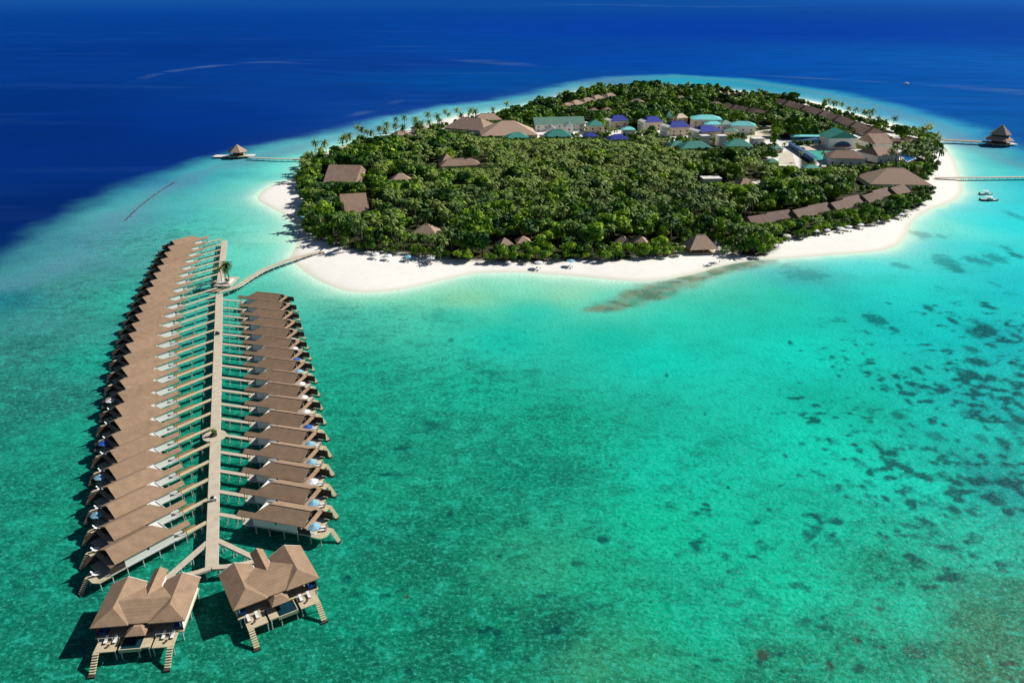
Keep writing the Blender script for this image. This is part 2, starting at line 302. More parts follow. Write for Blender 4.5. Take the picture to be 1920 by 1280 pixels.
def build_sea():
    na, nr = 880, 760
    ang = np.concatenate([np.linspace(-180, -46, 40)[:-1], np.linspace(-46, 46, na), np.linspace(46, 180, 40)[1:]])
    rad = np.concatenate([np.linspace(2, 88, 12)[:-1], np.geomspace(88, 2600, nr), np.geomspace(2600, 60000, 60)[1:]])
    A, Rr = np.meshgrid(np.radians(ang), rad); X = (Rr * np.sin(A)).ravel(); Y = (Rr * np.cos(A)).ravel()
    P = np.stack([X, Y], 1); N = len(P); nA = len(ang); nR = len(rad)
    def ctl(rows):
        w = np.array([G(r[0], r[1]) for r in rows]); c = lin(np.array([r[2:] for r in rows])); return w, c
    def feat(p):
        r = np.hypot(p[:, 0], p[:, 1]); return np.stack([np.log(r + 1) * 2.0, np.arctan2(p[:, 0], p[:, 1]) * 1.9], 1)
    fP = feat(P)
    def rbf(rows, pw=1.6, eps=0.0035):
        w, c = ctl(rows); fw = feat(w); out = np.zeros((N, 3)); ws = np.zeros(N)
        for q, col in zip(fw, c):
            k = 1.0 / (((fP - q) ** 2).sum(1) + eps) ** pw; out += k[:, None] * col; ws += k
        return out / ws[:, None]
    CL = rbf(LAG); CD = rbf(DEEP) * np.array([1, 1.16, .97])
    n1 = fbm(X / 30, Y / 30, 3) - 0.5; n2 = fbm(X / 9, Y / 9, 5) - 0.5
    sr = sdist(P, reef) + n1 * 20 + n2 * 7
    t = sstep(-32, 14, sr)[:, None]
    C = CD * (1 - t) + CL * t
    # greyer rubble band just inside the drop-off
    band = np.exp(-((sr - 24) / 13) ** 2) * (Y > 330) * 0.5
    C = C * (1 - band[:, None]) + lin((92, 140, 165)) * band[:, None]
    # shallows turn to the colour of wet sand towards the beach
    ss = -sdist(P, shore)
    k = np.exp(-np.clip(ss + n2 * 5, 0, None) / 5.0) * 0.85 + np.exp(-np.clip(ss + n1 * 14, 0, None) / 21.0) * 0.36
    k = np.clip(k, 0, 0.95)[:, None]
    C = C * (1 - k) + lin((208, 240, 222)) * k
    # rocky strip off the front beach
    st = sdist(P, smooth_poly([G(*p) for p in STRIP], 3)) + n2 * 7 + n1 * 5
    m = sstep(-5, 3, st) * (0.68 + 0.32 * sstep(0.35, 0.6, fbm(X / 6 + Y / 14, Y / 5, 9)))
    cs = np.where((fbm(X / 4, Y / 4, 21) > 0.5)[:, None], lin((122, 122, 98)), lin((84, 108, 88)))
    C = C * (1 - m[:, None] * 0.85) + cs * m[:, None] * 0.85
    # coral heads and sea-grass patches
    dk = np.zeros(N)
    wob = n2 * 1.0 + (fbm(X / 2.2, Y / 2.2, 8) - 0.5) * 1.3
    for px, py, rx, ry, a in PATCH:
        g = G(px, py); zc = PIX(g[0], g[1], 0)[2]; rx = rx * 1.18 * zc / F; ry = ry * 1.18 * zc / F * math.hypot(CH, np.hypot(*g)) / CH / 1.25
        hit = (abs(X - g[0]) < rx * 2.2) & (abs(Y - g[1]) < ry * 4)
        d = np.hypot((X[hit] - g[0]) / (rx * .8), (Y[hit] - g[1]) / (ry * 1.25))
        dk[hit] = np.maximum(dk[hit], a * sstep(1.35, 0.45, d + wob[hit]))
    # scattered coral on the right reef
    dens = np.zeros(N)
    for px, py, rr, a in [(1880,620,90,.5),(1700,720,70,.35),(1450,1180,70,.3),(1350,1000,60,.28),(1860,890,110,.8),(1870,740,120,.68),(1800,980,90,.6),(1720,800,80,.32),(1640,900,60,.3),(1760,640,60,.35),(1890,900,70,.85),(1900,780,80,.6),(1750,1010,50,.5),(1880,980,45,.6),(1860,620,80,.3),(1850,1120,50,.45),(1700,1120,35,.4),(1600,1060,35,.25),(1600,1230,35,.35),
                          (1000,1120,45,.3),(800,1040,45,.35),(850,1200,40,.4),(1050,1230,40,.35),(700,850,55,.2),(60,680,60,.2)]:
        rr *= 0.45; g = G(px, py); dens = np.maximum(dens, a * np.exp(-((X - g[0]) ** 2 + (Y - g[1]) ** 2) / rr ** 2))
    cn = fbm(X / 3.4, Y / 2.8, 31, 4); cm = fbm(X / 17, Y / 13, 33, 3)
    dk = np.maximum(dk, sstep(-0.03, 0.17, cn * .68 + cm * .32 - (0.675 - 0.25 * dens)) * sstep(.03, .15, dens) * 0.92)
    soft = sstep(0.50, 0.74, fbm(X / 26, Y / 20, 61, 5)) * sstep(10, 40, ss) * sstep(0, 40, sr) * .18
    C = C * (1 - soft[:, None]) + (C * .62) * soft[:, None]
    dk = np.clip(dk * 1.3, 0, 1) * (sr > 0)
    dcol = C * 0.13 + lin((0, 62, 74)) * 0.6
    C = C * (1 - dk[:, None] * .95) + dcol * dk[:, None] * .95
    for px, py, rx, ry in BOMMIE:
        g = G(px, py); d = np.hypot((X - g[0]) / rx / .34, (Y - g[1]) / ry / .4) + wob * 0.7
        b = sstep(1.1, 0.5, d)[:, None] * 0.75; C = C * (1 - b) + lin((58, 66, 50)) * b
    # how strongly the bed is mottled: lots on the reef flats, none on clean sand or in the deep
    mot = np.zeros(N)
    for px, py, rr, a in [(60,700,120,1),(100,1000,120,1),(200,560,90,1),(700,1000,110,1),(900,1100,110,1),(1050,1200,90,1),(750,750,110,.9),(1000,850,90,.85),(1850,1150,90,1),(1650,1200,60,.9),
                          (1300,1100,60,.6),(1300,900,70,.45),(300,450,90,.8),(400,1200,120,1),(1500,1250,60,.8),(650,620,90,.7)]:
        rr *= 0.45; g = G(px, py); mot = np.maximum(mot, a * np.exp(-((X - g[0]) ** 2 + (Y - g[1]) ** 2) / rr ** 2))
    mot = np.clip(mot + 0.16 + 0.22 * sstep(330, 230, Y), 0, 1) * (1 - .75 * dk) * sstep(-20, 20, sr) * sstep(2, 18, ss)
    idx = np.arange(nR * nA).reshape(nR, nA)
    q = np.stack([idx[:-1, :-1], idx[1:, :-1], idx[1:, 1:], idx[:-1, 1:]], -1).reshape(-1, 4)
    me = np_mesh('sea', np.stack([X, Y, np.zeros(N)], 1), q, None)
    a = me.attributes.new('bed', 'FLOAT_COLOR', 'POINT'); a.data.foreach_set('color', np.concatenate([np.clip(C * (0.86 + 0.12 * t), 0, 1), np.ones((N, 1))], 1).astype(np.float32).ravel())
    a = me.attributes.new('mottle', 'FLOAT', 'POINT'); a.data.foreach_set('value', mot.astype(np.float32))
    a = me.attributes.new('deep', 'FLOAT', 'POINT'); a.data.foreach_set('value', (1 - t[:, 0]).astype(np.float32))
    m = bpy.data.materials.new('lagoon_water'); m.use_nodes = True; nt = m.node_tree; b = nt.nodes['Principled BSDF']
    NW = lambda k: nt.nodes.new(k); LK = nt.links.new
    at = NW('ShaderNodeAttribute'); at.attribute_name = 'bed'
    am = NW('ShaderNodeAttribute'); am.attribute_name = 'mottle'
    ad = NW('ShaderNodeAttribute'); ad.attribute_name = 'deep'
    geo = NW('ShaderNodeNewGeometry')
    def noise(sx, sy, det, rough=0.6, dist=0.0):
        mp = NW('ShaderNodeMapping'); mp.inputs['Scale'].default_value = (sx, sy, 1); LK(geo.outputs['Position'], mp.inputs['Vector'])
        n = NW('ShaderNodeTexNoise'); n.inputs['Scale'].default_value = 1; n.inputs['Detail'].default_value = det
        n.inputs['Roughness'].default_value = rough; n.inputs['Distortion'].default_value = dist
        LK(mp.outputs['Vector'], n.inputs['Vector']); return n.outputs['Fac']
    def ramp(f, lo, hi, a, c):
        r = NW('ShaderNodeMapRange'); r.inputs['From Min'].default_value = lo; r.inputs['From Max'].default_value = hi
        r.inputs['To Min'].default_value = a; r.inputs['To Max'].default_value = c; LK(f, r.inputs['Value']); return r.outputs['Result']
    def mul(p, q):
        n = NW('ShaderNodeMath'); n.operation = 'MULTIPLY'
        for i, s in enumerate((p, q)):
            if isinstance(s, (int, float)): n.inputs[i].default_value = s
            else: LK(s, n.inputs[i])
        return n.outputs[0]
    def mixc(fac, A, B, mode='MIX'):
        x = NW('ShaderNodeMix'); x.data_type = 'RGBA'; x.blend_type = mode
        if isinstance(fac, (int, float)): x.inputs['Factor'].default_value = fac
        else: LK(fac, x.inputs['Factor'])
        for k, s in (('A', A), ('B', B)):
            if isinstance(s, tuple): x.inputs[k].default_value = s
            else: LK(s, x.inputs[k])
        return x.outputs['Result']
    col = at.outputs['Color']
    def ridged(f, lo):   # thin bright net of light and coral rubble
        x = NW('ShaderNodeMath'); x.operation = 'MULTIPLY_ADD'; LK(f, x.inputs[0]); x.inputs[1].default_value = 2.0; x.inputs[2].default_value = -1.0
        y = NW('ShaderNodeMath'); y.operation = 'ABSOLUTE'; LK(x.outputs[0], y.inputs[0]); return ramp(y.outputs[0], lo, 0.0, 0, 1)
    mo = am.outputs['Fac']
    big = noise(0.045, 0.06, 5, 0.62, 0.4)
    fine = noise(0.8, 0.95, 6, 0.78, 0.2)
    mid = noise(0.20, 0.25, 5, 0.68, 0.6)
    net = noise(0.33, 0.40, 3, 0.6, 1.2)
    col = mixc(mul(ramp(big, 0.48, 0.68, 0, 1), mul(mo, 0.45)), col, (0.002, 0.085, 0.065, 1))
    col = mixc(mul(ramp(mid, 0.50, 0.62, 0, 1), mul(mo, 0.50)), col, (0.004, 0.080, 0.060, 1))
    col = mixc(mul(ramp(mid, 0.47, 0.34, 0, 1), mul(mo, 0.45)), col, (0.02, 0.52, 0.38, 1))
    col = mixc(mul(ridged(net, 0.12), mul(mo, 0.12)), col, (0.06, 0.46, 0.33, 1))
    col = mixc(mul(ramp(fine, 0.52, 0.66, 0, 1), mul(mo, 0.75)), col, (0.05, 0.52, 0.38, 1))
    col = mixc(mul(ramp(fine, 0.48, 0.35, 0, 1), mul(mo, 0.62)), col, (0.002, 0.075, 0.058, 1))
    # slicks drifting over the deep
    sl = noise(0.0016, 0.011, 5, 0.6, 1.0)
    col = mixc(mul(ramp(sl, 0.56, 0.74, 0, 1), mul(ad.outputs['Fac'], 0.10)), col, (0.06, 0.17, 0.46, 1))
    dp = noise(0.01, 0.02, 4, 0.6, 0.3)
    col = mixc(mul(ramp(dp, 0.35, 0.65, 0, 1), mul(ad.outputs['Fac'], 0.28)), col, (0.0, 0.022, 0.13, 1))
    LK(col, b.inputs['Base Color'])
    b.inputs['Roughness'].default_value = 0.28; b.inputs['IOR'].default_value = 1.33; b.inputs['Specular IOR Level'].default_value = 0.0
    bp = NW('ShaderNodeBump'); bp.inputs['Strength'].default_value = 0.8; bp.inputs['Distance'].default_value = 0.5
    wv = noise(0.55, 0.9, 4, 0.6, 0.3); LK(wv, bp.inputs['Height']); LK(bp.outputs['Normal'], b.inputs['Normal'])
    gl = NW('ShaderNodeBsdfGlossy'); gl.inputs['Roughness'].default_value = 0.38; LK(bp.outputs['Normal'], gl.inputs['Normal'])
    ms = NW('ShaderNodeMixShader'); ms.inputs['Fac'].default_value = 0.009; LK(b.outputs[0], ms.inputs[1]); LK(gl.outputs[0], ms.inputs[2])
    LK(ms.outputs[0], nt.nodes['Material Output'].inputs['Surface'])
    me.materials.append(m)
    o = bpy.data.objects.new('sea', me); COL.objects.link(o); o['kind'] = 'structure'
build_sea()

# ---------------------------------------------------------------- island ground
YARDS = [(1000,228,1120,258),(1240,236,1420,266),(1440,262,1500,316),(1560,250,1690,300),(1395,236,1445,272),(1452,278,1492,312),(1285,455,1348,482),(1630,322,1660,336),(1235,238,1300,262),(1605,258,1622,280),(1385,338,1432,362),(1530,292,1560,312),(1130,244,1240,256)]
def build_island():
    x0, y0 = shore.min(0) - 25; x1, y1 = shore.max(0) + 25; s = 2.6
    xs = np.arange(x0, x1, s); ys = np.arange(y0, y1, s); XX, YY = np.meshgrid(xs, ys); X = XX.ravel(); Y = YY.ravel()
    P = np.stack([X, Y], 1); sd = sdist(P, shore); vd = sdist(P, veg)
    keep = sd > -22
    z = np.where(sd < 0, sd * 0.07, 1.5 * (1 - np.exp(-np.clip(sd, 0, None) / 16.0))) + (fbm(X / 7, Y / 7, 2) - 0.5) * 0.25 * sstep(3, 12, sd)
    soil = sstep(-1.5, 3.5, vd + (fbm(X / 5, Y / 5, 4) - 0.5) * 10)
    nx = len(xs); idx = np.full(len(P), -1); idx[keep] = np.arange(keep.sum())
    ii = np.arange(len(P)).reshape(len(ys), nx)
    q = np.stack([ii[:-1, :-1], ii[:-1, 1:], ii[1:, 1:], ii[1:, :-1]], -1).reshape(-1, 4); q = q[keep[q].all(1)]; q = idx[q]
    me = np_mesh('island_ground', np.stack([X, Y, z], 1)[keep], q, None, smooth=True)
    for bx in YARDS:
        cx, cy, zc = PIX(X, Y, 1.5); inn = (cx > bx[0]) & (cx < bx[2]) & (cy > bx[1]) & (cy < bx[3]); soil[inn] *= 0.12
    a = me.attributes.new('soil', 'FLOAT', 'POINT'); a.data.foreach_set('value', soil[keep].astype(np.float32))
    a = me.attributes.new('wet', 'FLOAT', 'POINT'); a.data.foreach_set('value', sstep(5, 0, sd)[keep].astype(np.float32))
    m = bpy.data.materials.new('coral_sand'); m.use_nodes = True; nt = m.node_tree; b = nt.nodes['Principled BSDF']; LK = nt.links.new
    geo = nt.nodes.new('ShaderNodeNewGeometry'); n = nt.nodes.new('ShaderNodeTexNoise'); n.inputs['Scale'].default_value = 0.22; n.inputs['Detail'].default_value = 7
    LK(geo.outputs['Position'], n.inputs['Vector'])
    r1 = nt.nodes.new('ShaderNodeValToRGB'); r1.color_ramp.elements[0].position = .3; r1.color_ramp.elements[1].position = .65
    r1.color_ramp.elements[0].color = (.83, .80, .75, 1); r1.color_ramp.elements[1].color = (.87, .85, .81, 1); LK(n.outputs['Fac'], r1.inputs['Fac'])
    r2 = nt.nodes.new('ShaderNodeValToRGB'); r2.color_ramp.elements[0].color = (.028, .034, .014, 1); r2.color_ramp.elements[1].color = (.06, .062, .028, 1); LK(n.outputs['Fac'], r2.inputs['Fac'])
    aw = nt.nodes.new('ShaderNodeAttribute'); aw.attribute_name = 'wet'; as_ = nt.nodes.new('ShaderNodeAttribute'); as_.attribute_name = 'soil'
    m1 = nt.nodes.new('ShaderNodeMix'); m1.data_type = 'RGBA'; LK(aw.outputs['Fac'], m1.inputs['Factor']); LK(r1.outputs['Color'], m1.inputs['A']); m1.inputs['B'].default_value = (.66, .68, .56, 1)
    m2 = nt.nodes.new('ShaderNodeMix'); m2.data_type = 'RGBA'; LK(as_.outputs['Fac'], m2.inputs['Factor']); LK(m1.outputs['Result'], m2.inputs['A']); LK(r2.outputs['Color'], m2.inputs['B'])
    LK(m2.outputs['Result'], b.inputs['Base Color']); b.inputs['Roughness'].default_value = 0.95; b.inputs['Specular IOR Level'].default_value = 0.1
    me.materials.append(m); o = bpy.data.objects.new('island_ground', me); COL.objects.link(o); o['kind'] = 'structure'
build_island()

# ---------------------------------------------------------------- overwater villas
def axis_angle(nx, dx):
    v = NV * nx + DV * dx; return math.atan2(v[1], v[0])
SW = R(33)
ANG = {1: axis_angle(math.cos(SW), -math.sin(SW)), -1: axis_angle(-math.cos(SW), -math.sin(SW))}
def villa_to_world(O, m, X, W):
    a = ANG[m]; y = -m * W
    return np.array([O[0] + X * math.cos(a) - y * math.sin(a), O[1] + X * math.sin(a) + y * math.cos(a)])
def make_villa(m):
    """X runs seaward, W towards the near end of the jetty; m mirrors the left row"""
    tf = lambda X, W, z: (X, -m * W, z)
    root = empty('overwater_villa', 0, 0)
    b = MB(tf); b.box(2.9, 12.8, -7.4, -0.02, 1.82, 4.45); b.box(0, 2.898, -1.2, -0.02, 1.82, 4.3); w = b.build('wall', 'white', root)
    # open-air bathroom court with its white floor and parapets
    b = MB(tf); b.box(0.16, 2.89, -7.24, -1.21, 1.82, 4.15)
    b.box(0, 0.15, -7.4, -1.21, 1.82, 4.35); b.box(0.16, 2.89, -7.4, -7.25, 1.82, 4.6)
    b.solid([(2.91,-7.2,4.4),(2.91,-1.2,4.4),(2.91,-4.0,6.05),(3.03,-7.2,4.4),(3.03,-1.2,4.4),(3.03,-4.0,6.05)], [[0,1,2],[5,4,3],[0,3,4,1],[1,4,5,2],[2,5,3,0]])
    b.build('bathroom_court', 'trim', root)
    MB(tf).box(0.9, 1.6, -2.9, -2.2, 4.15, 4.75).build('roof_vent', 'dark', root)
    # roof: front slope with the entry porch strip, rear slope, pent strip over the sea terrace
    def zr(W): return 6.42 - abs(W + 4.0) * 0.495
    q = lambda X, W: (X, W, zr(W))
    b = MB(tf)
    b.prism([q(-4.6,0.32), q(15.2,0.32), q(15.0,-4.0), q(3.0,-4.0), q(0.2,-1.15), q(-4.6,-1.15)], 0.16)
    b.prism([q(3.0,-3.997), q(15.0,-3.997), q(15.2,-8.3), q(3.0,-8.3)], 0.16)
    b.prism([(15.25,0.45,4.2), (16.35,0.3,3.85), (16.35,-8.1,3.85), (15.25,-8.3,4.2)], 0.1)
    rf = b.build('roof', 'roof', root)
    MB(tf).prism([(2.9,-3.85,6.47), (15.1,-3.85,6.47), (15.1,-4.15,6.47), (2.9,-4.15,6.47)], 0.14).build('ridge_cap', 'ridge', rf)
    MB(tf).solid([(14.3,0.0,4.25),(14.3,-8.0,4.25),(14.3,-4.0,6.2),(14.45,0.0,4.25),(14.45,-8.0,4.25),(14.45,-4.0,6.2)], [[0,1,2],[5,4,3],[0,3,4,1],[1,4,5,2],[2,5,3,0]]).build('gable', 'wood', root)
    # windows
    win = MB(tf).box(6.5, 7.0, -0.02, 0.03, 3.2, 4.2).build('window', 'glass', root)
    MB(tf).box(12.8, 12.86, -7.0, -0.4, 1.9, 4.1).build('sliding_door', 'glass', root)
    # floor, veranda, sun deck
    b = MB(tf); b.box(-0.2, 16.6, -7.6, 0.15, 1.5, 1.8); b.box(-3.2, -0.21, -2.9, 0.3, 1.45, 1.75); b.build('floor_slab', 'post', root)
    b = MB(tf); b.prism([(16.7,0.35,1.62),(19.6,0.35,1.62),(20.6,-1.0,1.62),(20.6,-4.3,1.62),(16.7,-4.3,1.62)], 0.22)
    b.box(16.7, 18.0, -7.6, -4.35, 1.4, 1.62); dk = b.build('sun_deck', 'deck', root)
    b = MB(tf); b.box(12.87, 16.5, -0.1, 0.0, 1.82, 3.3); b.build('timber_screen', 'wood', root)
    b = MB(tf); b.box(12.87, 19.2, -7.6, -7.48, 1.82, 4.0); b.build('privacy_screen', 'wood', root)
    b = MB(tf)
    for X in (16.8, 18.2, 19.5): b.box(X, X + .07, 0.27, 0.34, 1.62, 2.5)
    b.box(16.8, 19.57, 0.28, 0.33, 2.45, 2.52); b.build('handrail', 'trim', root)
    # steps down to the water
    b = MB(tf); p0 = np.array([20.5, -3.7]); p1 = np.array([23.1, -2.6]); k = 9
    t = (p1 - p0) / np.linalg.norm(p1 - p0); nn = np.array([-t[1], t[0]]) * .6
    for i in range(k):
        a = p0 + (p1 - p0) * i / k; c = p0 + (p1 - p0) * (i + 1.15) / k; z = 1.6 - 2.5 * i / k
        b.prism([(*(a - nn), z), (*(c - nn), z), (*(c + nn), z), (*(a + nn), z)], 0.16)
    b.build('steps', 'deck', root)
    MB(tf).box(23.0, 23.5, -3.3, -1.9, -1.6, -0.75).build('landing', 'wood', root)
    for X in (0.4, 4.3, 8.6, 12.6, 16.3):
        for W in (-0.25, -7.2): MB(tf).cyl(X, W, -1.8, 1.55, 0.17).build('post', 'post', root)
    for X, W in ((19.3, -0.1), (20.2, -4.0)): MB(tf).cyl(X, W, -1.8, 1.45, 0.14).build('post', 'post', root)
    # timber porch at the landward end
    b = MB(tf); b.box(-3.3, -3.15, -0.1, 0.1, 1.75, 4.1); b.box(-3.3, -3.15, -1.1, -0.95, 1.75, 4.4); b.build('porch_post', 'timber', root)
    MB(tf).box(-0.06, 0.0, -1.05, -0.2, 1.85, 3.9).build('door', 'timber', root)
    return root
def make_parasol(kind):
    root = empty('parasol', 0, 0)
    b = MB(); b.cyl(0, 0, 0, 2.5, 0.05, n=6); b.cyl(0, 0, 0, .1, .35, n=8); b.build('pole', 'trim', root)
    b = MB(); n = 8; rr = 1.65
    vs = [(0, 0, 2.95)] + [(rr * math.cos(2 * math.pi * i / n), rr * math.sin(2 * math.pi * i / n), 2.25) for i in range(n)]
    vs += [(0, 0, 2.88)] + [(x, y, z - .16) for x, y, z in vs[1:]]
    b.add(vs, [[0, 1 + i, 1 + (i + 1) % n] for i in range(n)] + [[n + 1, n + 2 + (i + 1) % n, n + 2 + i] for i in range(n)] + [[1 + i, n + 2 + i, n + 2 + (i + 1) % n, 1 + (i + 1) % n] for i in range(n)])
    b.build('canopy', kind, root); return root
def make_lounger():
    root = empty('sun_lounger', 0, 0)
    b = MB()
    for x in (.1, 1.2):
        for y in (-.28, .28): b.box(x - .04, x + .04, y - .04, y + .04, 0, .3)
    b.box(0, 1.9, -.34, .34, .26, .32); b.build('frame', 'timber', root)
    b = MB(); b.box(.02, 1.25, -.32, .32, .321, .44)
    b.prism([(1.25,-.32,.46),(1.9,-.32,.86),(1.9,.32,.86),(1.25,.32,.46)], .12); b.build('cushion', 'canvas', root); return root
proto_v = {1: make_villa(1), -1: make_villa(-1)}
used = {}
def first_or_copy(key, proto, loc, rz):
    if key not in used:
        used[key] = 1; proto.location = loc; proto.rotation_euler = (0, 0, rz); return proto
    return copy_tree(proto, loc, rz)
PAR = {k: make_parasol(k) for k in ('blue', 'sky_blue', 'canvas')}; LOUNGE = make_lounger()
PARNAME = {'blue': 'deep blue', 'sky_blue': 'pale blue', 'canvas': 'white'}
AL, AW = 15.2, 4.0   # ridge end to landward wall corner, along the villa
def ridge_to_origin(n, d, m):
    a = np.array([m * math.cos(SW), -math.sin(SW)]); p = np.array([-m * math.sin(SW), -math.cos(SW)])
    return np.array([n, d]) - a * 15.0 + p * 4.0
LEFT = [(6.3,-23.9),(16.2,-25.2),(25.9,-26.1),(35.3,-27.0),(45,-27.8),(54.8,-28.6),(64.7,-29.3),(74.4,-29.8),(84,-30.5),(94,-30.9),(104,-31.5),(114.6,-32.0),(125.2,-32.5),(136,-32.8),(146.8,-32.9),
        (157.4,-32.8),(167.8,-32.5),(178.2,-32.1),(189,-31.5),(200,-30.8),(210.6,-30.1),(221.4,-29.4),(232.4,-28.5),(243.4,-27.7),(254.4,-26.7),(265.2,-25.7),(276.5,-24.5)]
RIGHT = [(6.4 + 10.45 * k, n) for k, n in enumerate([25.1,25.9,26.6,27.2,27.7,28.0,28.2,28.3,28.35,28.3,28.3,28.2,28.0,27.8,27.6,27.3,26.9])]
branch0 = G(412, 533, 1.8 + LIFT); branch1 = G(421, 451, 1.8 + LIFT)
rp_ = lambda q: np.array([(q / LIFTK - J0) @ NV, (q / LIFTK - J0) @ DV])
B0, B1 = rp_(branch0), rp_(branch1)
def jetty_edge(d, m):
    """n of the walkway edge at distance d along the jetty"""
    if d < 198 or m > 0: return m * 1.5
    t = np.clip((d - B0[1]) / (B1[1] - B0[1]), 0, 1); return B0[0] + (B1[0] - B0[0]) * t - 1.4
for m, rows, side in ((1, RIGHT, 'right'), (-1, LEFT, 'left')):
    for k, (d, n) in enumerate(rows):
        on = ridge_to_origin(n, d, m); O = J(*on); loc = (O[0], O[1], LIFT)
        v = first_or_copy(('v', m), proto_v[m], loc, ANG[m] + R(random.uniform(-.7, .7)))
        where = f'{ORD[k]} from the open-sea end of the {side} row' if k else f'open-sea end of the {side} row'
        if k == 0: lab = f'brown-roofed villa with its whole white side showing, {where}'
        elif k == len(rows) - 1: lab = f'brown-roofed overwater villa closest to the island in the {side} row'
        else: lab = f'brown-roofed overwater villa, {where}'
        tag(v, lab, 'villa', f'overwater villas of the {side} row')
        # footbridge from the jetty to its porch
        off = -2.0 if m > 0 else -0.6
        pw = villa_to_world(O, m, -3.0, off); pr = rp_(pw)
        dirn = np.array([-m * math.cos(SW), math.sin(SW)])
        tt = (jetty_edge(pr[1] + 8, m) - pr[0]) / dirn[0]
        end = pr + dirn * tt; ew = J(*end)
        root = empty('footbridge', ew[0], ew[1], LIFT); loc_ = lambda q: (q[0] - ew[0], q[1] - ew[1])
        MB().strip([loc_(ew), loc_(pw)], 1.35, 1.5, 1.74).build('deck', 'jetty' if m > 0 else 'deck', root)
        for s in (.25, .6, .92):
            q = loc_(ew + (pw - ew) * s)
            for e in (-.5, .5): MB().cyl(q[0], q[1] + e, -1.6, 1.5, .12, n=6).build('post', 'post', root)
        if k < 14 and m < 0:   # pale railing on one side
            nn = np.array([-(pw - ew)[1], (pw - ew)[0]]); nn /= np.linalg.norm(nn)
            e0 = ew + (pw - ew) * .45 + nn * -.62 * m * -1; e1 = pw + nn * -.62 * m * -1
            MB().strip([loc_(e0), loc_(e1)], .08, 1.75, 2.45).build('railing', 'timber', root)
        wl = 'at the open-sea end' if k == 0 else ('nearest the island' if k == len(rows) - 1 else f'{ORD[k]} from the open-sea end')
        tag(root, f'narrow footbridge from jetty to {side} row villa {wl}', 'footbridge', 'footbridges from jetty to villas')
        # terrace furniture
        sea = f'{ORD[k]} {side} row villa from open sea' if k else f'{side} row villa by the open sea'
        if (k < 12 if m > 0 else k in (2, 4, 6, 9)):
            kind = (['sky_blue','sky_blue','canvas','sky_blue','sky_blue','blue','canvas','canvas','canvas','sky_blue','blue','canvas'] if m > 0 else
                    ['blue','blue','sky_blue','blue','sky_blue','blue','blue','blue','blue','canvas','blue','blue'])[k]
            q = villa_to_world(O, m, 17.2, -1.0 if m > 0 else -5.8)
            p = first_or_copy(('p', kind), PAR[kind], (q[0], q[1], 1.62 + LIFT), 0.3 * k)
            tag(p, f'{PARNAME[kind]} parasol on the deck of the {sea}', 'parasol', 'parasols on villa decks')
        if k < 10:
            for j, (xx, ww, nm) in enumerate(((17.9, -2.2, 'near its open edge'), (17.7, -3.4, 'near its steps'))):
                q = villa_to_world(O, m, xx, ww)
                p = first_or_copy('l', LOUNGE, (q[0], q[1], 1.62 + LIFT), ANG[m] + m * 0.5 + random.uniform(-.1, .1))
                tag(p, f'white sun lounger, {sea}, {nm}', 'sun lounger', 'sun loungers on villa decks')

